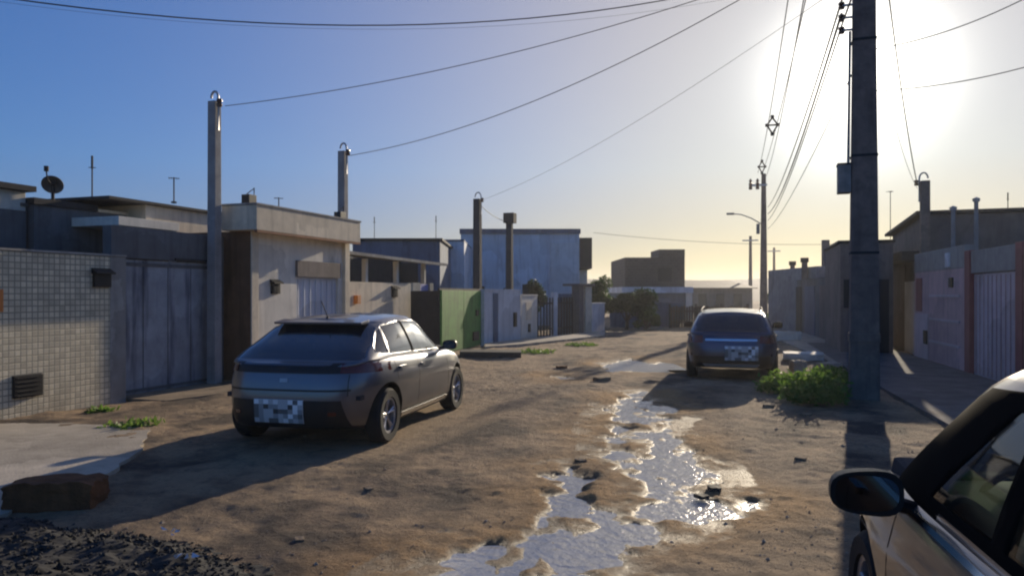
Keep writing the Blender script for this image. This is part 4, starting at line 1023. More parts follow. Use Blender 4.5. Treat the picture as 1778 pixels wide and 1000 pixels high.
def make_car(label, loc, rz, c, group='parked cars'):
    t = thing('parked_car', label, 'car', loc, rz, group)
    Lh, W = c['L'] / 2, c['W']; body = c['paint']
    N = 200
    # ---- lower body
    base = superring(1.0, W / 2, c.get('plan', 4.6), N)
    zt = lambda x: interp(x, c['shoulder'])
    rings = []
    for h, ws, ef, er in c['levels']:
        x = base[:, 0]; X = np.where(x > 0, x * (Lh + ef), x * (Lh + er))
        zs = c['sill'] + 0.06 * np.clip((np.abs(X) - (Lh - 0.6)) / 0.6, 0, 1)
        Z = zs + h * (zt(X) - zs)
        rings.append(np.stack([X, base[:, 1] * ws, Z], 1))
    top = rings[-1]; caps = []
    for k in (0.93, 0.8, 0.55, 0.28, 0.0):
        q = top.copy(); q[:, 1] *= k; q[:, 0] *= (1 - 0.012 * (1 - k)); q[:, 2] += c.get('crown', 0.05) * (1 - k * k) * np.clip((Lh * 0.96 - np.abs(top[:, 0])) / 0.5, 0, 1)
        caps.append(q)
    bot = []
    for k in (0.0, 0.5, 0.9):
        q = rings[0].copy(); q[:, 1] *= k; bot.append(q)
    bm = loft(bot + rings + caps, None)
    sh = bm_obj(bm, 'body', [body, M['black'], M['chrome']], t)
    # ---- cut the wheel openings
    WR = c['wheel_r']
    for x in (c['axle_f'], c['axle_r']):
        for s in (-1, 1):
            q = MB(); y0, y1 = s * (W / 2 - 0.30), s * (W / 2 + 0.2)
            q.lathe([(0.0001, y0), (WR + 0.055, y0), (WR + 0.055, y1), (0.0001, y1)], 40, 'y', (x, 0, WR + 0.01), mi=0)
            cu = q.build('cutter', [M['black']])
            bmc = bmesh.new(); bmc.from_mesh(cu.data); bmesh.ops.remove_doubles(bmc, verts=bmc.verts, dist=1e-3); bmesh.ops.recalc_face_normals(bmc, faces=bmc.faces)
            for f in bmc.faces: f.material_index = 1
            bmc.to_mesh(cu.data); bmc.free()
            cu.data.materials.clear(); cu.data.materials.append(body); cu.data.materials.append(M['black'])
            for f in cu.data.polygons: f.material_index = 1
            md = sh.modifiers.new('b', 'BOOLEAN'); md.operation = 'DIFFERENCE'; md.solver = 'EXACT'; md.object = cu
            sh.parent = None
            bpy.context.view_layer.update()
            dg = bpy.context.evaluated_depsgraph_get()
            nm = bpy.data.meshes.new_from_object(sh.evaluated_get(dg)); nm.name = 'body'
            sh.modifiers.clear(); sh.data = nm; sh.parent = t
            bpy.data.objects.remove(cu)
    sh.data.shade_smooth(); sh.data.set_sharp_from_angle(angle=R(38))
    # dark lower cladding by height
    for p in sh.data.polygons:
        if p.center.z < c.get('clad', 0.26) and p.material_index == 0: p.material_index = 1
    # ---- greenhouse
    g = c['gh']
    gb = superring(1.0, 1.0, g.get('ex', 6.5), 240)
    xm = g['xm']
    rr = []
    def zr(x): return interp(x, g['roof'])
    ks = [0, .1, .2, .3, .4, .5, .6, .7, .78, .85, .91, .955, .985, 1.0]
    for k in ks:
        e = k ** 1.0
        xf = g['wf'][0] + (g['wf'][1] - g['wf'][0]) * (e + g.get('fb', 0.10) * e * (1 - e)) - 0.04 * max(0, (k - .85) / .15) ** 2
        xr = g['wr'][0] + (g['wr'][1] - g['wr'][0]) * (e - 0.22 * e * (1 - e)) + 0.04 * max(0, (k - .85) / .15) ** 2
        w = g['hw'][0] + (g['hw'][1] - g['hw'][0]) * (k ** 1.35) - 0.055 * max(0, (k - .82) / .18) ** 2
        X = np.where(gb[:, 0] > 0, xm + gb[:, 0] * (xf - xm), xm + gb[:, 0] * (xm - xr))
        zb = zt(X) - 0.03
        rt = zr(X) - 0.035
        Z = zb + (rt - zb) * min(1, k * 1.0) + 0.0
        rr.append(np.stack([X, gb[:, 1] * w, Z], 1))
    cp = []
    for k in (0.95, 0.85, 0.6, 0.3, 0.0):
        q = rr[-1].copy(); q[:, 1] *= k; q[:, 2] += 0.035 * (1 - k ** 2.2); q[:, 0] = xm + (q[:, 0] - xm) * (1 - 0.01 * (1 - k)); cp.append(q)
    bm = loft(rr + cp, None)
    def cut(poly, ax):
        m_ = len(poly)
        for i in range(m_):
            (a0, b0), (a1, b1) = poly[i], poly[(i + 1) % m_]
            ea, eb = a1 - a0, b1 - b0
            if ax == 'y': co, no = Vector((a0, 0, b0)), Vector((-eb, 0, ea))
            else: co, no = Vector((0, a0, b0)), Vector((0, -eb, ea))
            bmesh.ops.bisect_plane(bm, geom=bm.verts[:] + bm.edges[:] + bm.faces[:], plane_co=co, plane_no=no.normalized(), dist=1e-5)
    def inside(a, b_, poly):
        sgn = 0
        for i in range(len(poly)):
            (a0, b0), (a1, b1) = poly[i], poly[(i + 1) % len(poly)]
            cr = (a1 - a0) * (b_ - b0) - (b1 - b0) * (a - a0)
            if abs(cr) < 1e-9: continue
            if sgn == 0: sgn = 1 if cr > 0 else -1
            elif (cr > 0) != (sgn > 0): return False
        return True
    wins = [('side', nm_, pl) for nm_, pl in g['side']] + [('front', 'windscreen', g['front']), ('rear', 'rear_window', g['rear'])]
    for kind, nm_, pl in wins: cut(pl, 'y' if kind == 'side' else 'x')
    if 'pillar' in g:
        for pl in g['pillar']: cut(pl, 'y')
    sel = {}
    bm.normal_update()
    for f in bm.faces:
        ce, no = f.calc_center_median(), f.normal
        hit = None
        sidey = abs(no.y) > 0.55
        for kind, nm_, pl in wins:
            if kind == 'side' and sidey and inside(ce.x, ce.z, pl): hit = (nm_, 1 if ce.y > 0 else -1)
            if kind == 'front' and not sidey and ce.x > xm and no.x > 0.12 and inside(ce.y, ce.z, pl): hit = (nm_, 0)
            if kind == 'rear' and not sidey and ce.x < xm and no.x < -0.10 and inside(ce.y, ce.z, pl): hit = (nm_, 0)
        if hit: sel.setdefault(hit, []).append(f)
        elif c.get('clear') and ce.x > 0.40 and ce.z < 1.36: f.material_index = 1
        elif 'pillar' in g and (sidey or (c.get('clear') and abs(no.y) > 0.22)) and any(inside(ce.x, ce.z, pl) for pl in g['pillar']): f.material_index = 1
    gfaces = []
    for (nm_, s), fs in sel.items():
        b3 = bmesh.new(); mp = {}
        for f in fs:
            vv = []
            for v in f.verts:
                if v not in mp: mp[v] = b3.verts.new(v.co - v.normal * 0.004)
                vv.append(mp[v])
            b3.faces.new(vv)
        gm = M['glass_clear'] if c.get('clear') else M['glass_dark']
        bm_obj(b3, nm_, [gm], t)
        gfaces += fs
    bmesh.ops.delete(bm, geom=gfaces, context='FACES')
    ro = bm_obj(bm, 'roof', [c.get('roof_paint', body), M['rubber']], t)
    md = ro.modifiers.new('thickness', 'SOLIDIFY'); md.thickness = 0.025; md.offset = -1
    if c.get('clear'):
        md.material_offset = 1
    # ---- surface lookup for fitted pieces
    trees = []
    for o in (sh,):
        bb = bmesh.new(); bb.from_mesh(o.data); trees.append(BVHTree.FromBMesh(bb)); bb.free()
    gt = bmesh.new(); gt.from_mesh(ro.data)
    def patch(name, quad, side, m, parent=None, off=0.006, nu=14, nv=6, thick=0.012, mats=None, matfn=None):
        """quad: four (a, z) corners; side: rear/front use a=y, left/right use a=x"""
        dirv = {'rear': Vector((1, 0, 0)), 'front': Vector((-1, 0, 0)), 'left': Vector((0, -1, 0)), 'right': Vector((0, 1, 0))}[side]
        vs = []
        for j in range(nv + 1):
            for i in range(nu + 1):
                u, v = i / nu, j / nv
                q0 = [quad[0][k] * (1 - u) + quad[1][k] * u for k in (0, 1)]; q1 = [quad[3][k] * (1 - u) + quad[2][k] * u for k in (0, 1)]
                a, z = [q0[k] * (1 - v) + q1[k] * v for k in (0, 1)]
                o = Vector((-dirv.x * 5, a, z)) if dirv.x else Vector((a, -dirv.y * 3, z))
                h = None
                for tr_ in trees:
                    r_ = tr_.ray_cast(o, dirv)
                    if r_[0] is not None and (h is None or r_[3] < h[3]): h = r_
                if h is None:
                    r_ = trees[0].find_nearest(Vector((-dirv.x * Lh, a, z)) if dirv.x else Vector((a, -dirv.y * W / 2, z))); h = r_
                pt = h[0] - dirv * off
                vs.append(pt)
        nn = (nu + 1) * (nv + 1)
        vs2 = vs + [p + dirv * (off + thick) for p in vs]
        b = MB(); fs = []; ms = []
        idx = lambda i, j: j * (nu + 1) + i
        for j in range(nv):
            for i in range(nu):
                fs.append((idx(i, j), idx(i + 1, j), idx(i + 1, j + 1), idx(i, j + 1)))
        fr = list(fs)
        loop = [idx(i, 0) for i in range(nu)] + [idx(nu, j) for j in range(nv)] + [idx(i, nv) for i in range(nu, 0, -1)] + [idx(0, j) for j in range(nv, 0, -1)]
        fs += [(a, a + nn, bq + nn, bq) for a, bq in zip(loop, loop[1:] + loop[:1])]
        b.add(vs2, fs)
        if matfn:
            for q, f in enumerate(fr): b.m[q] = matfn(q % nu, q // nu)
        o = b.build(name, mats or m, parent or t, smooth=not matfn, angle=50)
        return o
    # ---- wheels
    for x in (c['axle_f'], c['axle_r']):
        for s in (-1, 1):
            w = bpy.data.objects.new('wheel', None); COL.objects.link(w); w.parent = t; w.location = (x, s * (W / 2 - 0.125), WR)
            yo = s
            b = MB(); r0 = WR * 0.66
            b.lathe([(r0, -0.10), (WR - 0.03, -0.105), (WR - 0.004, -0.075), (WR, 0), (WR - 0.004, 0.075), (WR - 0.03, 0.105), (r0, 0.10), (r0 - 0.01, 0.0), (r0, -0.10)], 48, 'y')
            b.build('tyre', M['tyre'], w, smooth=True)
            b = MB()
            b.lathe([(r0 - 0.004, 0.085 * yo), (r0 - 0.03, 0.08 * yo), (r0 - 0.04, -0.09 * yo)], 40, 'y')
            b.lathe([(0.001, 0.05 * yo), (0.05, 0.055 * yo), (0.06, 0.03 * yo)], 16, 'y')
            for k in range(c.get('spokes', 5)):
                a = 2 * math.pi * k / c.get('spokes', 5) + 0.3
                for da in (-0.13, 0.13):
                    d0 = Vector((math.cos(a), 0, math.sin(a))); d1 = Vector((math.cos(a + da), 0, math.sin(a + da)))
                    b.tube([d0 * 0.03 + Vector((0, 0.045 * yo, 0)), d0 * 0.09 + Vector((0, 0.05 * yo, 0)), d1 * (r0 - 0.025) + Vector((0, 0.068 * yo, 0))], [0.018, 0.017, 0.013], 6)
            b.build('rim', M['rim'], w, smooth=True)
            b = MB(); b.lathe([(0.001, -0.02 * yo), (r0 - 0.03, -0.02 * yo), (r0 - 0.03, -0.04 * yo), (0.001, -0.04 * yo)], 30, 'y'); b.build('brake_disc', M['dark'], w)
    # ---- fitted details
    for kw in c['patches']:
        patch(**kw)
    # door seams: thin dark grooves on both flanks
    for xq, z0, z1 in c['seams']:
        for s in ('left', 'right'):
            patch('door_seam', [(xq[0] - 0.004, z0), (xq[0] + 0.004, z0), (xq[1] + 0.004, z1), (xq[1] - 0.004, z1)], s, M['black'], off=0.0015, nu=1, nv=10, thick=0.003)
    for xh, zh in c['handles']:
        for s in ('left', 'right'):
            patch('door_handle', [(xh - 0.09, zh - 0.015), (xh + 0.09, zh - 0.015), (xh + 0.09, zh + 0.015), (xh - 0.09, zh + 0.015)], s, c.get('handle_mat', body), off=0.03, nu=6, nv=2, thick=0.01)
    # oversized plate with made-up grey blocks in place of characters
    py_, pz_, pw_, ph_ = c['plate']
    pat = ["0100010114", "4440433414", "0345543301", "4344203143", "3213551032"]
    pat = ["0202122040", "4353322502", "4322544303", "4322323034", "2324421323"]
    patch('number_plate', [(py_ + pw_ / 2, pz_ - ph_ / 2), (py_ - pw_ / 2, pz_ - ph_ / 2), (py_ - pw_ / 2, pz_ + ph_ / 2), (py_ + pw_ / 2, pz_ + ph_ / 2)], 'rear', PL[0], off=c.get('plate_off', 0.022), nu=10, nv=5, thick=0.0, mats=PL,
          matfn=lambda i, j: int(pat[4 - j][i]))
    # mirrors
    for s in (-1, 1):
        mo = bpy.data.objects.new('wing_mirror', None); COL.objects.link(mo); mo.parent = t
        mx_, mz_ = c['mirror']; mo.location = (mx_, s * (W / 2 + c.get('mirror_out', 0.06)), mz_); mo.scale = (c.get('mirror_scale', 0.9),) * 3
        b = MB()
        sec = []
        for k in range(7):
            u = k / 6; x = -0.055 + 0.17 * u; q = math.sqrt(max(0.0, 1 - u ** 2.6)) if u < 1 else 0.0
            q = max(q, 0.12)
            ring = superring(0.125 * q, 0.080 * q, 3.0, 28)
            sec.append([(x, r_[0] * s * 1.0 + 0.01 * s, r_[1] * (1 - 0.12 * r_[0] * s / 0.125)) for r_ in ring])
        n_ = 28; vs = [p for r_ in sec for p in r_]
        fs = [(i * n_ + k, i * n_ + (k + 1) % n_, (i + 1) * n_ + (k + 1) % n_, (i + 1) * n_ + k) for i in range(6) for k in range(n_)]
        fs += [tuple(range(n_)), tuple(6 * n_ + k for k in range(n_))]
        b.add(vs, fs); b.build('housing', c.get('mirror_mat', body), mo, smooth=True, angle=60)
        b = MB(); ring = superring(0.108, 0.064, 3.0, 28); b.add([(-0.058, r_[0] * s + 0.01 * s, r_[1]) for r_ in ring], [tuple(range(28))]); b.build('mirror_glass', M['mirror'], mo)
        b = MB(); b.tube([(0.02, -0.08 * s, -0.045), (0.03, -0.20 * s, -0.075)], [0.03, 0.026], 8); b.build('arm', M['black'], mo, smooth=True)
    # number of extras
    if c.get('antenna'):
        b = MB(); x_ = c['antenna']; z_ = float(zr(x_)) ; b.tube([(x_, 0, z_ - 0.02), (x_ - 0.02, 0, z_ + 0.01)], 0.018, 8); b.tube([(x_, 0, z_), (x_ - 0.16, 0, z_ + 0.20)], 0.006, 6); b.build('antenna', M['black'], t, smooth=True)
    if c.get('rails'):
        for s in (-1, 1):
            x0, x1 = c['rails']; b = MB(); yy = s * (g['hw'][1] - 0.06)
            pts = [(x0, yy, float(zr(x0)) - 0.01)] + [(x0 + (x1 - x0) * k / 8, yy, float(zr(x0 + (x1 - x0) * k / 8)) + 0.028) for k in range(1, 8)] + [(x1, yy, float(zr(x1)) - 0.01)]
            b.tube(pts, 0.016, 8); b.build('roof_rail', M['rooftile'], t, smooth=True)
    if c.get('spoiler'):
        x0, z0, w0 = c['spoiler']; b = MB()
        b.hexa([(x0 - 0.07, w0, z0 - 0.045), (x0 - 0.07, -w0, z0 - 0.045), (x0 + 0.15, -w0, z0 - 0.03), (x0 + 0.15, w0, z0 - 0.03)][::-1],
               [(x0 - 0.08, w0, z0 - 0.018), (x0 - 0.08, -w0, z0 - 0.018), (x0 + 0.15, -w0, z0 + 0.010), (x0 + 0.15, w0, z0 + 0.010)][::-1])
        b.build('spoiler', body, t, bevel=0.008)
    # cabin floor and seats
    b = MB(); b.box(g['wr'][0] + 0.1, g['wf'][0] - 0.15, -g['hw'][0] + 0.06, g['hw'][0] - 0.06, 0.55, 0.60); b.build('cabin_floor', M['seat'], t)
    b = MB()
    xd = g['wf'][0] - 0.28
    b.hexa([(xd - 0.25, -g['hw'][0] + .05, .62), (xd + .25, -g['hw'][0] + .05, .62), (xd + .25, g['hw'][0] - .05, .62), (xd - .25, g['hw'][0] - .05, .62)],
           [(xd - 0.12, -g['hw'][0] + .08, c['dash']), (xd + .16, -g['hw'][0] + .08, c['dash'] + .015), (xd + .16, g['hw'][0] - .08, c['dash'] + .015), (xd - .12, g['hw'][0] - .08, c['dash'])])
    b.build('dashboard', M['seat'], t, bevel=0.03)
    b = MB(); pts = [(xd - 0.30 - 0.06 * math.cos(a), 0.36 + 0.18 * math.sin(a), c['dash'] - 0.08 + 0.17 * math.cos(a)) for a in [k * math.pi / 12 for k in range(25)]]
    b.tube(pts, 0.014, 8, cap=False); b.tube([(xd - 0.1, 0.36, c['dash'] - 0.14), (xd - 0.30, 0.36, c['dash'] - 0.08)], 0.03, 8); b.build('steering_wheel', M['black'], t, smooth=True)
    for xq in c['seats']:
        for s in ((-0.36, 0.36) if xq > -0.4 else (-0.40, 0.0, 0.40)):
            b = MB(); wq = 0.24 if xq > -0.4 else 0.2
            b.hexa([(xq - 0.05, s - wq, .60), (xq + .10, s - wq, .60), (xq + .10, s + wq, .60), (xq - 0.05, s + wq, .60)],
                   [(xq - 0.20, s - wq + .04, c['seat_top']), (xq - .10, s - wq + .04, c['seat_top']), (xq - .10, s + wq - .04, c['seat_top']), (xq - 0.20, s + wq - .04, c['seat_top'])])
            st = b.build('seat', M['seat'], t, bevel=0.04)
            b = MB(); zt_ = c['seat_top'] + 0.04
            b.hexa([(xq - 0.23, s - 0.13, zt_), (xq - .13, s - 0.13, zt_), (xq - .13, s + .13, zt_), (xq - 0.23, s + .13, zt_)],
                   [(xq - 0.25, s - 0.11, zt_ + .16), (xq - .17, s - 0.11, zt_ + .16), (xq - .17, s + .11, zt_ + .16), (xq - 0.25, s + .11, zt_ + .16)])
            b.build('headrest', M['seat_light'] if c.get('clear') else M['seat'], st, bevel=0.035, smooth=True)
    return t, patch

LV_STD = [(0.0, 0.90, -0.10, -0.06), (0.05, 0.93, -0.05, -0.03), (0.16, 0.965, -0.015, -0.01), (0.30, 0.985, 0.0, 0.0), (0.42, 0.99, 0.0, 0.0), (0.5, 0.995, -0.005, 0.0),
          (0.6, 1.0, -0.012, -0.01), (0.70, 0.998, -0.025, -0.02), (0.78, 0.985, -0.045, -0.035), (0.86, 0.972, -0.07, -0.05), (0.93, 0.955, -0.10, -0.065), (0.975, 0.93, -0.13, -0.08), (1.0, 0.90, -0.16, -0.10)]
def tri(a, b, c_, d): return [a, b, c_, d]
hatch = dict(L=4.08, W=1.90, sill=0.20, wheel_r=0.315, axle_f=1.24, axle_r=-1.28, clad=0.30, paint=paint('silver_beige_car_paint', (0.15, 0.155, 0.175), 0.75, 0.30),
    shoulder=[(-2.02, 0.93), (-1.6, 1.0), (-1.0, 0.985), (0.0, 0.945), (0.9, 0.92), (1.3, 0.86), (1.7, 0.78), (2.02, 0.66)], levels=LV_STD, crown=0.035, plan=4.4,
    gh=dict(xm=-0.3, wf=(1.02, 0.25), wr=(-1.93, -1.12), hw=(0.87, 0.64), ex=6.0,
            roof=[(-2.0, 1.22), (-1.5, 1.335), (-1.1, 1.40), (-0.6, 1.44), (-0.1, 1.45), (0.25, 1.43), (1.0, 1.25)],
            side=[('side_window', [(-0.36, 0.985), (0.62, 0.965), (0.10, 1.34), (-0.36, 1.36)]), ('side_window', [(-1.12, 1.01), (-0.42, 0.988), (-0.42, 1.36), (-1.0, 1.31)]), ('quarter_window', [(-1.45, 1.05), (-1.17, 1.02), (-1.07, 1.28), (-1.12, 1.27)])],
            front=[(-0.77, 0.97), (0.77, 0.97), (0.58, 1.385), (-0.58, 1.385)],
            rear=[(-0.84, 0.975), (0.84, 0.975), (0.63, 1.36), (-0.63, 1.36)],
            pillar=[[(-0.42, 0.985), (-0.36, 0.985), (-0.36, 1.36), (-0.42, 1.36)]]),
    patches=[
        dict(name='rear_band', quad=[(0.86, 0.845), (-0.86, 0.845), (-0.82, 0.955), (0.82, 0.955)], side='rear', m=M['black'], off=0.010, nu=30, nv=3),
        dict(name='tail_light', quad=[(0.91, 0.83), (0.62, 0.85), (0.62, 0.945), (0.88, 0.955)], side='rear', m=M['lamp_red'], off=0.02, nu=8, nv=4),
        dict(name='tail_light', quad=[(-0.62, 0.85), (-0.91, 0.83), (-0.88, 0.955), (-0.62, 0.945)], side='rear', m=M['lamp_red'], off=0.02, nu=8, nv=4),
        dict(name='tailgate_seam', quad=[(0.70, 0.60), (0.692, 0.60), (0.692, 0.83), (0.70, 0.83)], side='rear', m=M['black'], off=0.002, nu=1, nv=6, thick=0.004),
        dict(name='tailgate_seam', quad=[(-0.692, 0.60), (-0.70, 0.60), (-0.70, 0.83), (-0.692, 0.83)], side='rear', m=M['black'], off=0.002, nu=1, nv=6, thick=0.004),
        dict(name='badge', quad=[(0.045, 0.75), (-0.045, 0.75), (-0.045, 0.79), (0.045, 0.79)], side='rear', m=M['metal'], off=0.006, nu=3, nv=2),
        dict(name='bumper_crease', quad=[(0.72, 0.655), (-0.72, 0.655), (-0.72, 0.675), (0.72, 0.675)], side='rear', m=M['black'], off=0.004, nu=30, nv=1),
        dict(name='rear_bumper_insert', quad=[(0.72, 0.20), (-0.72, 0.20), (-0.64, 0.56), (0.64, 0.56)], side='rear', m=M['black'], off=0.012, nu=24, nv=6),
        dict(name='rear_reflector', quad=[(0.60, 0.40), (0.52, 0.40), (0.52, 0.44), (0.60, 0.44)], side='rear', m=M['lamp_red'], off=0.02, nu=3, nv=1),
        dict(name='rear_reflector', quad=[(-0.52, 0.40), (-0.60, 0.40), (-0.60, 0.44), (-0.52, 0.44)], side='rear', m=M['lamp_red'], off=0.02, nu=3, nv=1),
        dict(name='headlight', quad=[(-0.82, 0.60), (-0.50, 0.58), (-0.50, 0.68), (-0.80, 0.72)], side='front', m=M['lamp_clear'], off=0.01, nu=8, nv=3),
        dict(name='headlight', quad=[(0.50, 0.58), (0.82, 0.60), (0.80, 0.72), (0.50, 0.68)], side='front', m=M['lamp_clear'], off=0.01, nu=8, nv=3),
        dict(name='grille', quad=[(-0.45, 0.32), (0.45, 0.32), (0.52, 0.56), (-0.52, 0.56)], side='front', m=M['black'], off=0.01, nu=12, nv=4),
        dict(name='sill_trim', quad=[(-0.88, 0.235), (0.86, 0.235), (0.86, 0.285), (-0.88, 0.285)], side='right', m=M['chrome'], off=0.012, nu=14, nv=2),
        dict(name='sill_trim', quad=[(-0.88, 0.235), (0.86, 0.235), (0.86, 0.285), (-0.88, 0.285)], side='left', m=M['chrome'], off=0.012, nu=14, nv=2),
    ],
    seams=[((-0.39, -0.39), 0.30, 0.93), ((0.80, 0.72), 0.34, 0.90), ((-1.05, -1.10), 0.70, 0.96)], handles=[(-0.22, 0.82), (-0.92, 0.84)],
    plate=(0.04, 0.44, 0.58, 0.25), mirror=(0.62, 1.0), antenna=-1.0, mirror_mat=M['black'], mirror_scale=0.8, spoiler=(-1.20, 1.385, 0.56), dash=0.96, seats=(0.0, -0.85), seat_top=1.12, spokes=5)
make_car('silver beige hatchback parked on the left with its long shadow in front of it', (-1.99, 10.02, 0.0), R(90 - 13.5), hatch)

suv = dict(L=4.3, W=1.86, sill=0.27, wheel_r=0.345, axle_f=1.30, axle_r=-1.30, clad=0.42, paint=paint('dark_blue_grey_car_paint', (0.030, 0.052, 0.10), 0.6, 0.28),
    shoulder=[(-2.15, 0.98), (-1.7, 1.02), (0.0, 1.0), (0.95, 0.98), (1.5, 0.93), (2.15, 0.80)], levels=LV_STD, crown=0.035, plan=5.0,
    gh=dict(xm=-0.4, wf=(1.10, 0.42), wr=(-2.04, -1.62), hw=(0.85, 0.67), ex=7.0,
            roof=[(-2.1, 1.37), (-1.6, 1.43), (-0.6, 1.48), (0.2, 1.48), (0.5, 1.45), (1.1, 1.30)],
            side=[('side_window', [(-0.28, 1.03), (0.70, 1.03), (0.26, 1.37), (-0.28, 1.38)]), ('side_window', [(-1.20, 1.04), (-0.34, 1.03), (-0.34, 1.38), (-1.12, 1.37)]), ('quarter_window', [(-1.66, 1.08), (-1.27, 1.05), (-1.22, 1.36), (-1.45, 1.34)])],
            front=[(-0.74, 1.03), (0.74, 1.03), (0.58, 1.42), (-0.58, 1.42)], rear=[(-0.79, 1.035), (0.79, 1.035), (0.65, 1.385), (-0.65, 1.385)],
            pillar=[[(-0.34, 1.03), (-0.28, 1.03), (-0.28, 1.43), (-0.34, 1.43)]]),
    patches=[
        dict(name='tail_light', quad=[(0.87, 0.80), (0.55, 0.82), (0.55, 0.96), (0.83, 0.97)], side='rear', m=M['lamp_red'], off=0.02, nu=8, nv=4),
        dict(name='tail_light', quad=[(-0.55, 0.82), (-0.87, 0.80), (-0.83, 0.97), (-0.55, 0.96)], side='rear', m=M['lamp_red'], off=0.02, nu=8, nv=4),
        dict(name='rear_trim', quad=[(0.50, 0.86), (-0.50, 0.86), (-0.50, 0.90), (0.50, 0.90)], side='rear', m=M['chrome'], off=0.02, nu=14, nv=1),
        dict(name='rear_bumper', quad=[(0.74, 0.34), (-0.74, 0.34), (-0.76, 0.56), (0.76, 0.56)], side='rear', m=M['black'], off=0.03, nu=24, nv=6),
        dict(name='skid_plate', quad=[(0.45, 0.30), (-0.45, 0.30), (-0.55, 0.40), (0.55, 0.40)], side='rear', m=M['metal'], off=0.045, nu=12, nv=2),
        dict(name='headlight', quad=[(-0.84, 0.72), (-0.5, 0.72), (-0.5, 0.84), (-0.82, 0.84)], side='front', m=M['lamp_clear'], off=0.01, nu=8, nv=3),
        dict(name='headlight', quad=[(0.5, 0.72), (0.84, 0.72), (0.82, 0.84), (0.5, 0.84)], side='front', m=M['lamp_clear'], off=0.01, nu=8, nv=3),
        dict(name='grille', quad=[(-0.48, 0.62), (0.48, 0.62), (0.48, 0.82), (-0.48, 0.82)], side='front', m=M['black'], off=0.01, nu=12, nv=4)],
    seams=[((-0.31, -0.31), 0.36, 0.99), ((0.85, 0.80), 0.4, 0.97), ((-1.1, -1.16), 0.75, 1.0)], handles=[(-0.14, 0.9), (-1.0, 0.92)],
    plate=(-0.20, 0.62, 0.64, 0.28), plate_off=0.055, mirror=(0.66, 1.08), rails=(-1.5, 0.3), mirror_mat=M['black'], dash=1.0, seats=(0.0, -0.85), seat_top=1.16, spokes=5)
make_car('dark blue grey sport utility car parked on the right beyond the puddle', (5.00, 17.0, -0.105), R(90 - 17.0), suv)

near = dict(hatch)
near.update(mirror_scale=1.0, L=4.0, W=1.74, paint=paint('warm_grey_car_paint', (0.17, 0.152, 0.14), 0.6, 0.28), clear=True, mirror_mat=M['black'], antenna=None, mirror=(0.60, 0.975), mirror_out=0.10,
    shoulder=[(-2.0, 0.98), (-1.6, 1.0), (-1.0, 0.975), (0.0, 0.945), (0.9, 0.93), (1.3, 0.90), (1.7, 0.80), (2.0, 0.66)])
near['gh'] = dict(hatch['gh']); near['gh'].update(wf=(1.38, 0.50), hw=(0.80, 0.60),
    roof=[(-2.0, 1.30), (-1.5, 1.42), (-1.1, 1.46), (-0.6, 1.50), (-0.1, 1.515), (0.2, 1.515), (0.5, 1.50), (0.8, 1.47), (1.3, 1.42)], fb=-0.12,
    side=[('side_window', [(-0.04, 1.0), (0.50, 0.99), (0.10, 1.35), (-0.04, 1.375)]), ('side_window', [(-1.12, 1.01), (-0.14, 1.0), (-0.14, 1.38), (-1.0, 1.35)]), ('quarter_window', [(-1.45, 1.05), (-1.17, 1.02), (-1.07, 1.31), (-1.12, 1.30)])],
    pillar=[[(-1.16, 0.97), (1.22, 0.955), (0.42, 1.385), (0.0, 1.415), (-1.04, 1.38)]], front=[(-0.62, 1.0), (0.62, 1.0), (0.49, 1.44), (-0.49, 1.44)], rear=[(-0.66, 0.99), (0.66, 0.99), (0.50, 1.35), (-0.50, 1.35)])
near['patches'] = [p for p in hatch['patches'] if p['name'] not in ('sill_trim',)] + [dict(name='belt_trim', quad=[(-1.2, 0.925), (0.80, 0.895), (0.80, 0.912), (-1.2, 0.942)], side='left', m=M['chrome'], off=0.010, nu=20, nv=1)]
near['seats'] = (0.05, -0.85)
hd = R(13.1)
uu, vv = Vector((math.sin(hd), math.cos(hd), 0)), Vector((math.cos(hd), -math.sin(hd), 0))
make_car('nearest car, warm grey with a black wing mirror, cut off by the right edge', uu * 2.40 + vv * 1.62, R(90) - hd, near)

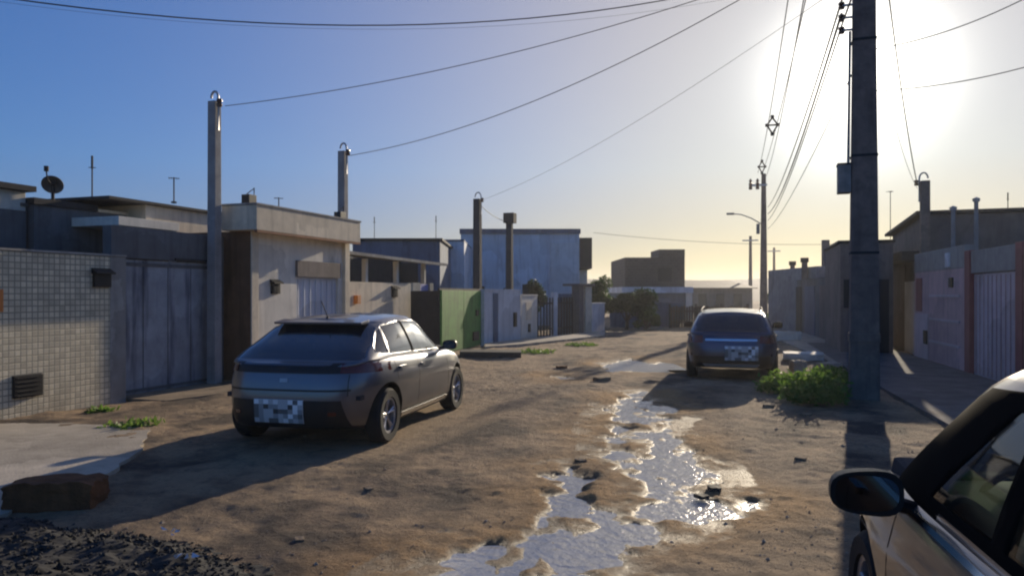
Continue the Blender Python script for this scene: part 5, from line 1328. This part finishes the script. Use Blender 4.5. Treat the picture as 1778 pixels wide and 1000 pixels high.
# ------------------------------------------------------------------ loose things on the ground
def stones(name, label, cat, poly, hgt, n, smin, smax, seed, m):
    """a low heap: displaced mound with stones scattered over it, one uncountable mass"""
    xsq = [p[0] for p in poly]; ysq = [p[1] for p in poly]
    xs_, ys_ = np.arange(min(xsq) - .3, max(xsq) + .3, 0.035), np.arange(min(ysq) - .3, max(ysq) + .3, 0.035)
    X, Y = np.meshgrid(xs_, ys_)
    def hh(x, y):
        d = sdf(x, y, poly) + fbm(x, y, 1.7, 3, seed) * 0.22
        k = np.clip(-d / 0.55, 0, 1); k = k * k * (3 - 2 * k)
        return k * hgt * (1 + fbm(x, y, 2.2, 4, seed + 1) * 0.6) + np.where(d < 0, fbm(x, y, 11, 3, seed + 2, 0.7) * 0.03, -0.10)
    Z = hh(X, Y)
    rnd = random.Random(seed); b = MB()
    i = np.arange(X.size).reshape(X.shape)
    vs = np.stack([X, Y, Z], -1).reshape(-1, 3).tolist()
    fs = [(int(i[r, q]), int(i[r, q + 1]), int(i[r + 1, q + 1]), int(i[r + 1, q])) for r in range(X.shape[0] - 1) for q in range(X.shape[1] - 1) if Z[r, q] > -0.09]
    b.add(vs, fs)
    pts = []
    while len(pts) < n: pts.append((rnd.uniform(min(xsq), max(xsq)), rnd.uniform(min(ysq), max(ysq))))
    pa = np.array(pts); zz = hh(pa[:, 0], pa[:, 1]); dd = sdf(pa[:, 0], pa[:, 1], poly)
    for (x, y), z, d in zip(pts, zz, dd):
        if d > 0.02: continue
        s = rnd.uniform(smin, smax) * (1 if rnd.random() < .9 else 1.8)
        a = Matrix.Rotation(rnd.uniform(0, 6.28), 3, (rnd.random(), rnd.random(), rnd.random() + .1))
        q = [a @ Vector(v) * s * rnd.uniform(.7, 1.1) for v in ((1, 0, 0), (-1, 0, 0), (0, .8, 0), (0, -.8, 0), (0, 0, .6), (0, 0, -.6))]
        b.add([v + Vector((x, y, max(z, -0.02) + s * .2)) for v in q], [(0, 2, 4), (2, 1, 4), (1, 3, 4), (3, 0, 4), (2, 0, 5), (1, 2, 5), (3, 1, 5), (0, 3, 5)])
    o = b.build(name, m); tag(o, label, cat, kind='stuff'); return o
hp = [tuple(G(*p)[:2]) for p in ((-260, 880), (60, 905), (200, 925), (330, 945), (420, 975), (470, 1020), (430, 1150), (-260, 1250))]
stones('gravel_heap', 'heap of dark gravel and clods in the bottom left corner', 'gravel', hp, 0.13, 9000, 0.006, 0.020, 5, M['gravel'])

rg = np.random.default_rng(3); ng = 9000
gyy = 3.0 + 19 * rg.random(ng) ** 1.6; gxx = (rg.random(ng) * 1.5 - 0.75) * gyy
cl_ = fbm(gxx, gyy, 0.9, 3, 91); d_ = np.minimum.reduce([sdf(gxx, gyy, q) for q in PUDW])
vv_ = gxx * CU - gyy * SU
ok_ = (rg.random(ng) < np.clip(0.25 + cl_ * 1.3, 0.04, 1)) & (d_ > 0.03) & (vv_ > -8.0) & (vv_ < 2.3)
gxx, gyy = gxx[ok_], gyy[ok_]; gzz = ground_z(gxx, gyy); b = MB(); rnd = random.Random(8)
for x, y, z in zip(gxx.tolist(), gyy.tolist(), gzz.tolist()):
    sz_ = rnd.uniform(0.005, 0.012) * (1 if rnd.random() < 0.93 else 2.2)
    a = Matrix.Rotation(rnd.uniform(0, 6.28), 3, 'Z')
    q = [a @ Vector(v) * sz_ * rnd.uniform(.7, 1.2) for v in ((1.2, 0, 0), (-1.2, 0, 0), (0, .9, 0), (0, -.9, 0), (0, 0, .6), (0, 0, -.6))]
    b.add([v + Vector((x, y, z + sz_ * .1)) for v in q], [(0, 2, 4), (2, 1, 4), (1, 3, 4), (3, 0, 4), (2, 0, 5), (1, 2, 5), (3, 1, 5), (0, 3, 5)])
o = b.build('road_grit', M['grit']); tag(o, 'loose grit and pebbles scattered over the dirt street', 'grit', kind='stuff')

c0 = G(82, 888)
t = thing('clay_block', 'low crumbling reddish brown clay block lying in the shade at the left edge', 'block', (c0.x, c0.y + 0.12, gz(c0.x, c0.y) + 0.0), R(4))
rnd = random.Random(4)
b = MB()
nx_, nz_ = 12, 6
def blk(x, y, z): return (x + rnd.uniform(-.012, .012), y + rnd.uniform(-.012, .012), z + rnd.uniform(-.012, .012) )
bm = bmesh.new(); bmesh.ops.create_cube(bm, size=1.0); bmesh.ops.scale(bm, vec=(0.66, 0.30, 0.24), verts=bm.verts); bmesh.ops.translate(bm, vec=(0, 0, 0.10), verts=bm.verts)
bmesh.ops.subdivide_edges(bm, edges=bm.edges[:], cuts=7, use_grid_fill=True)
for v in bm.verts:
    v.co = Vector(blk(*v.co)); k = (abs(v.co.x) / .33) ** 8 * 0.01
    if v.co.z > 0.1: v.co.z -= k * 2.5
bm_obj(bm, 'body', [M['rust']], t, True, 50)

def slab_piece(name, label, cat, px, py, w, d, h, rz, m, group=None, seed=0, z=0.0):
    g0 = G(px, py); rnd = random.Random(seed)
    bm = bmesh.new(); bmesh.ops.create_cube(bm, size=1.0); bmesh.ops.scale(bm, vec=(w, d, h), verts=bm.verts); bmesh.ops.translate(bm, vec=(0, 0, h / 2 - 0.01), verts=bm.verts)
    bmesh.ops.subdivide_edges(bm, edges=bm.edges[:], cuts=4, use_grid_fill=True)
    for v in bm.verts: v.co += Vector((rnd.uniform(-1, 1), rnd.uniform(-1, 1), rnd.uniform(-1, 1))) * min(h * .14, .025)
    o = bm_obj(bm, name, [m], None, True, 30); o.location = (g0.x, g0.y, max(z, gz(g0.x, g0.y))); o.rotation_euler = (0, 0, R(rz))
    return tag(o, label, cat, group)
grp = 'broken concrete pieces by the right kerb'
slab_piece('concrete_slab', 'large sunlit pale concrete slab lying right of the blue parked car', 'slab', 1395, 626, 0.95, 0.75, 0.16, -20, M['cream_light'], grp, 1, 0.05)
slab_piece('concrete_slab', 'pale slab piece farther back beside the blue car, near its mirror', 'slab', 1366, 592, 0.85, 0.7, 0.30, -10, M['cream_light'], grp, 2, 0.05)
slab_piece('concrete_slab', 'small upright concrete lump below the large sunlit slab', 'slab', 1385, 645, 0.30, 0.22, 0.24, 10, M['slab'], grp, 3)
slab_piece('concrete_slab', 'narrow broken slab between the large slab and the utility pole', 'slab', 1440, 640, 0.5, 0.35, 0.10, 35, M['slab'], grp, 4, 0.05)
grp = 'small stones lying in the street'
rs = random.Random(12)
LB = [('dark stone at the right end of the puddle', 1240, 848, .10), ('flat stone just right of the puddle mouth', 1218, 862, .08), ('stone on the left bank of the puddle', 1008, 800, .08),
      ('low stone between the parked cars near the small far puddle', 1045, 660, .22), ('reddish stone beside the small far puddle', 975, 640, .18), ('stone near the shadow of the blue car', 1335, 706, .16),
      ('little stone in front of the weeds', 1400, 722, .12), ('round stone left of the big pole shadow', 1390, 800, .08), ('small stone on the bare dirt in the middle left', 640, 850, .06), ('pale pebble near the gravel heap', 520, 940, .06)]
for k, (lb, px, py, s) in enumerate(LB):
    slab_piece('stone', lb, 'stone', px, py, s * 1.3, s, s * .34, rs.uniform(0, 180), M['dark'] if k in (0, 1) else (M['rust'] if k == 4 else M['tan']), grp, 20 + k)
for lb, px, py in (('crumpled bit of shiny white litter on the dark gravel, farther one', 288, 935), ('crumpled bit of shiny white litter on the dark gravel, nearer one', 312, 980)):
    g0 = G(px, py, 0.1); b = MB(); rq = random.Random(px)
    for _ in range(7):
        a = Vector((rq.uniform(-.07, .07), rq.uniform(-.03, .03), rq.uniform(0, .03)))
        b.add([a, a + Vector((rq.uniform(.01, .05), rq.uniform(-.03, .03), rq.uniform(-.01, .03))), a + Vector((rq.uniform(-.03, .03), rq.uniform(.01, .04), rq.uniform(0, .03)))], [(0, 1, 2)])
    o = b.build('litter', M['white_metal']); o.location = (g0.x, g0.y, 0.13); tag(o, lb, 'litter', 'shiny litter on the gravel')

# ------------------------------------------------------------------ evening air
hb = MB(); hb.box(-910, 910, -66, 910, -2.2, 22)
hm_ = bpy.data.materials.new('evening_haze'); hm_.use_nodes = True
hn = hm_.node_tree.nodes; hn.remove(hn['Principled BSDF'])
pv = hn.new('ShaderNodeVolumePrincipled'); pv.inputs['Color'].default_value = (0.95, 0.96, 1.0, 1); pv.inputs['Density'].default_value = 0.0007; pv.inputs['Anisotropy'].default_value = 0.5
hm_.node_tree.links.new(pv.outputs[0], hn['Material Output'].inputs['Volume'])
haze = hb.build('haze', hm_); tag(haze, kind='stuff')
S.cycles.volume_bounces = 0
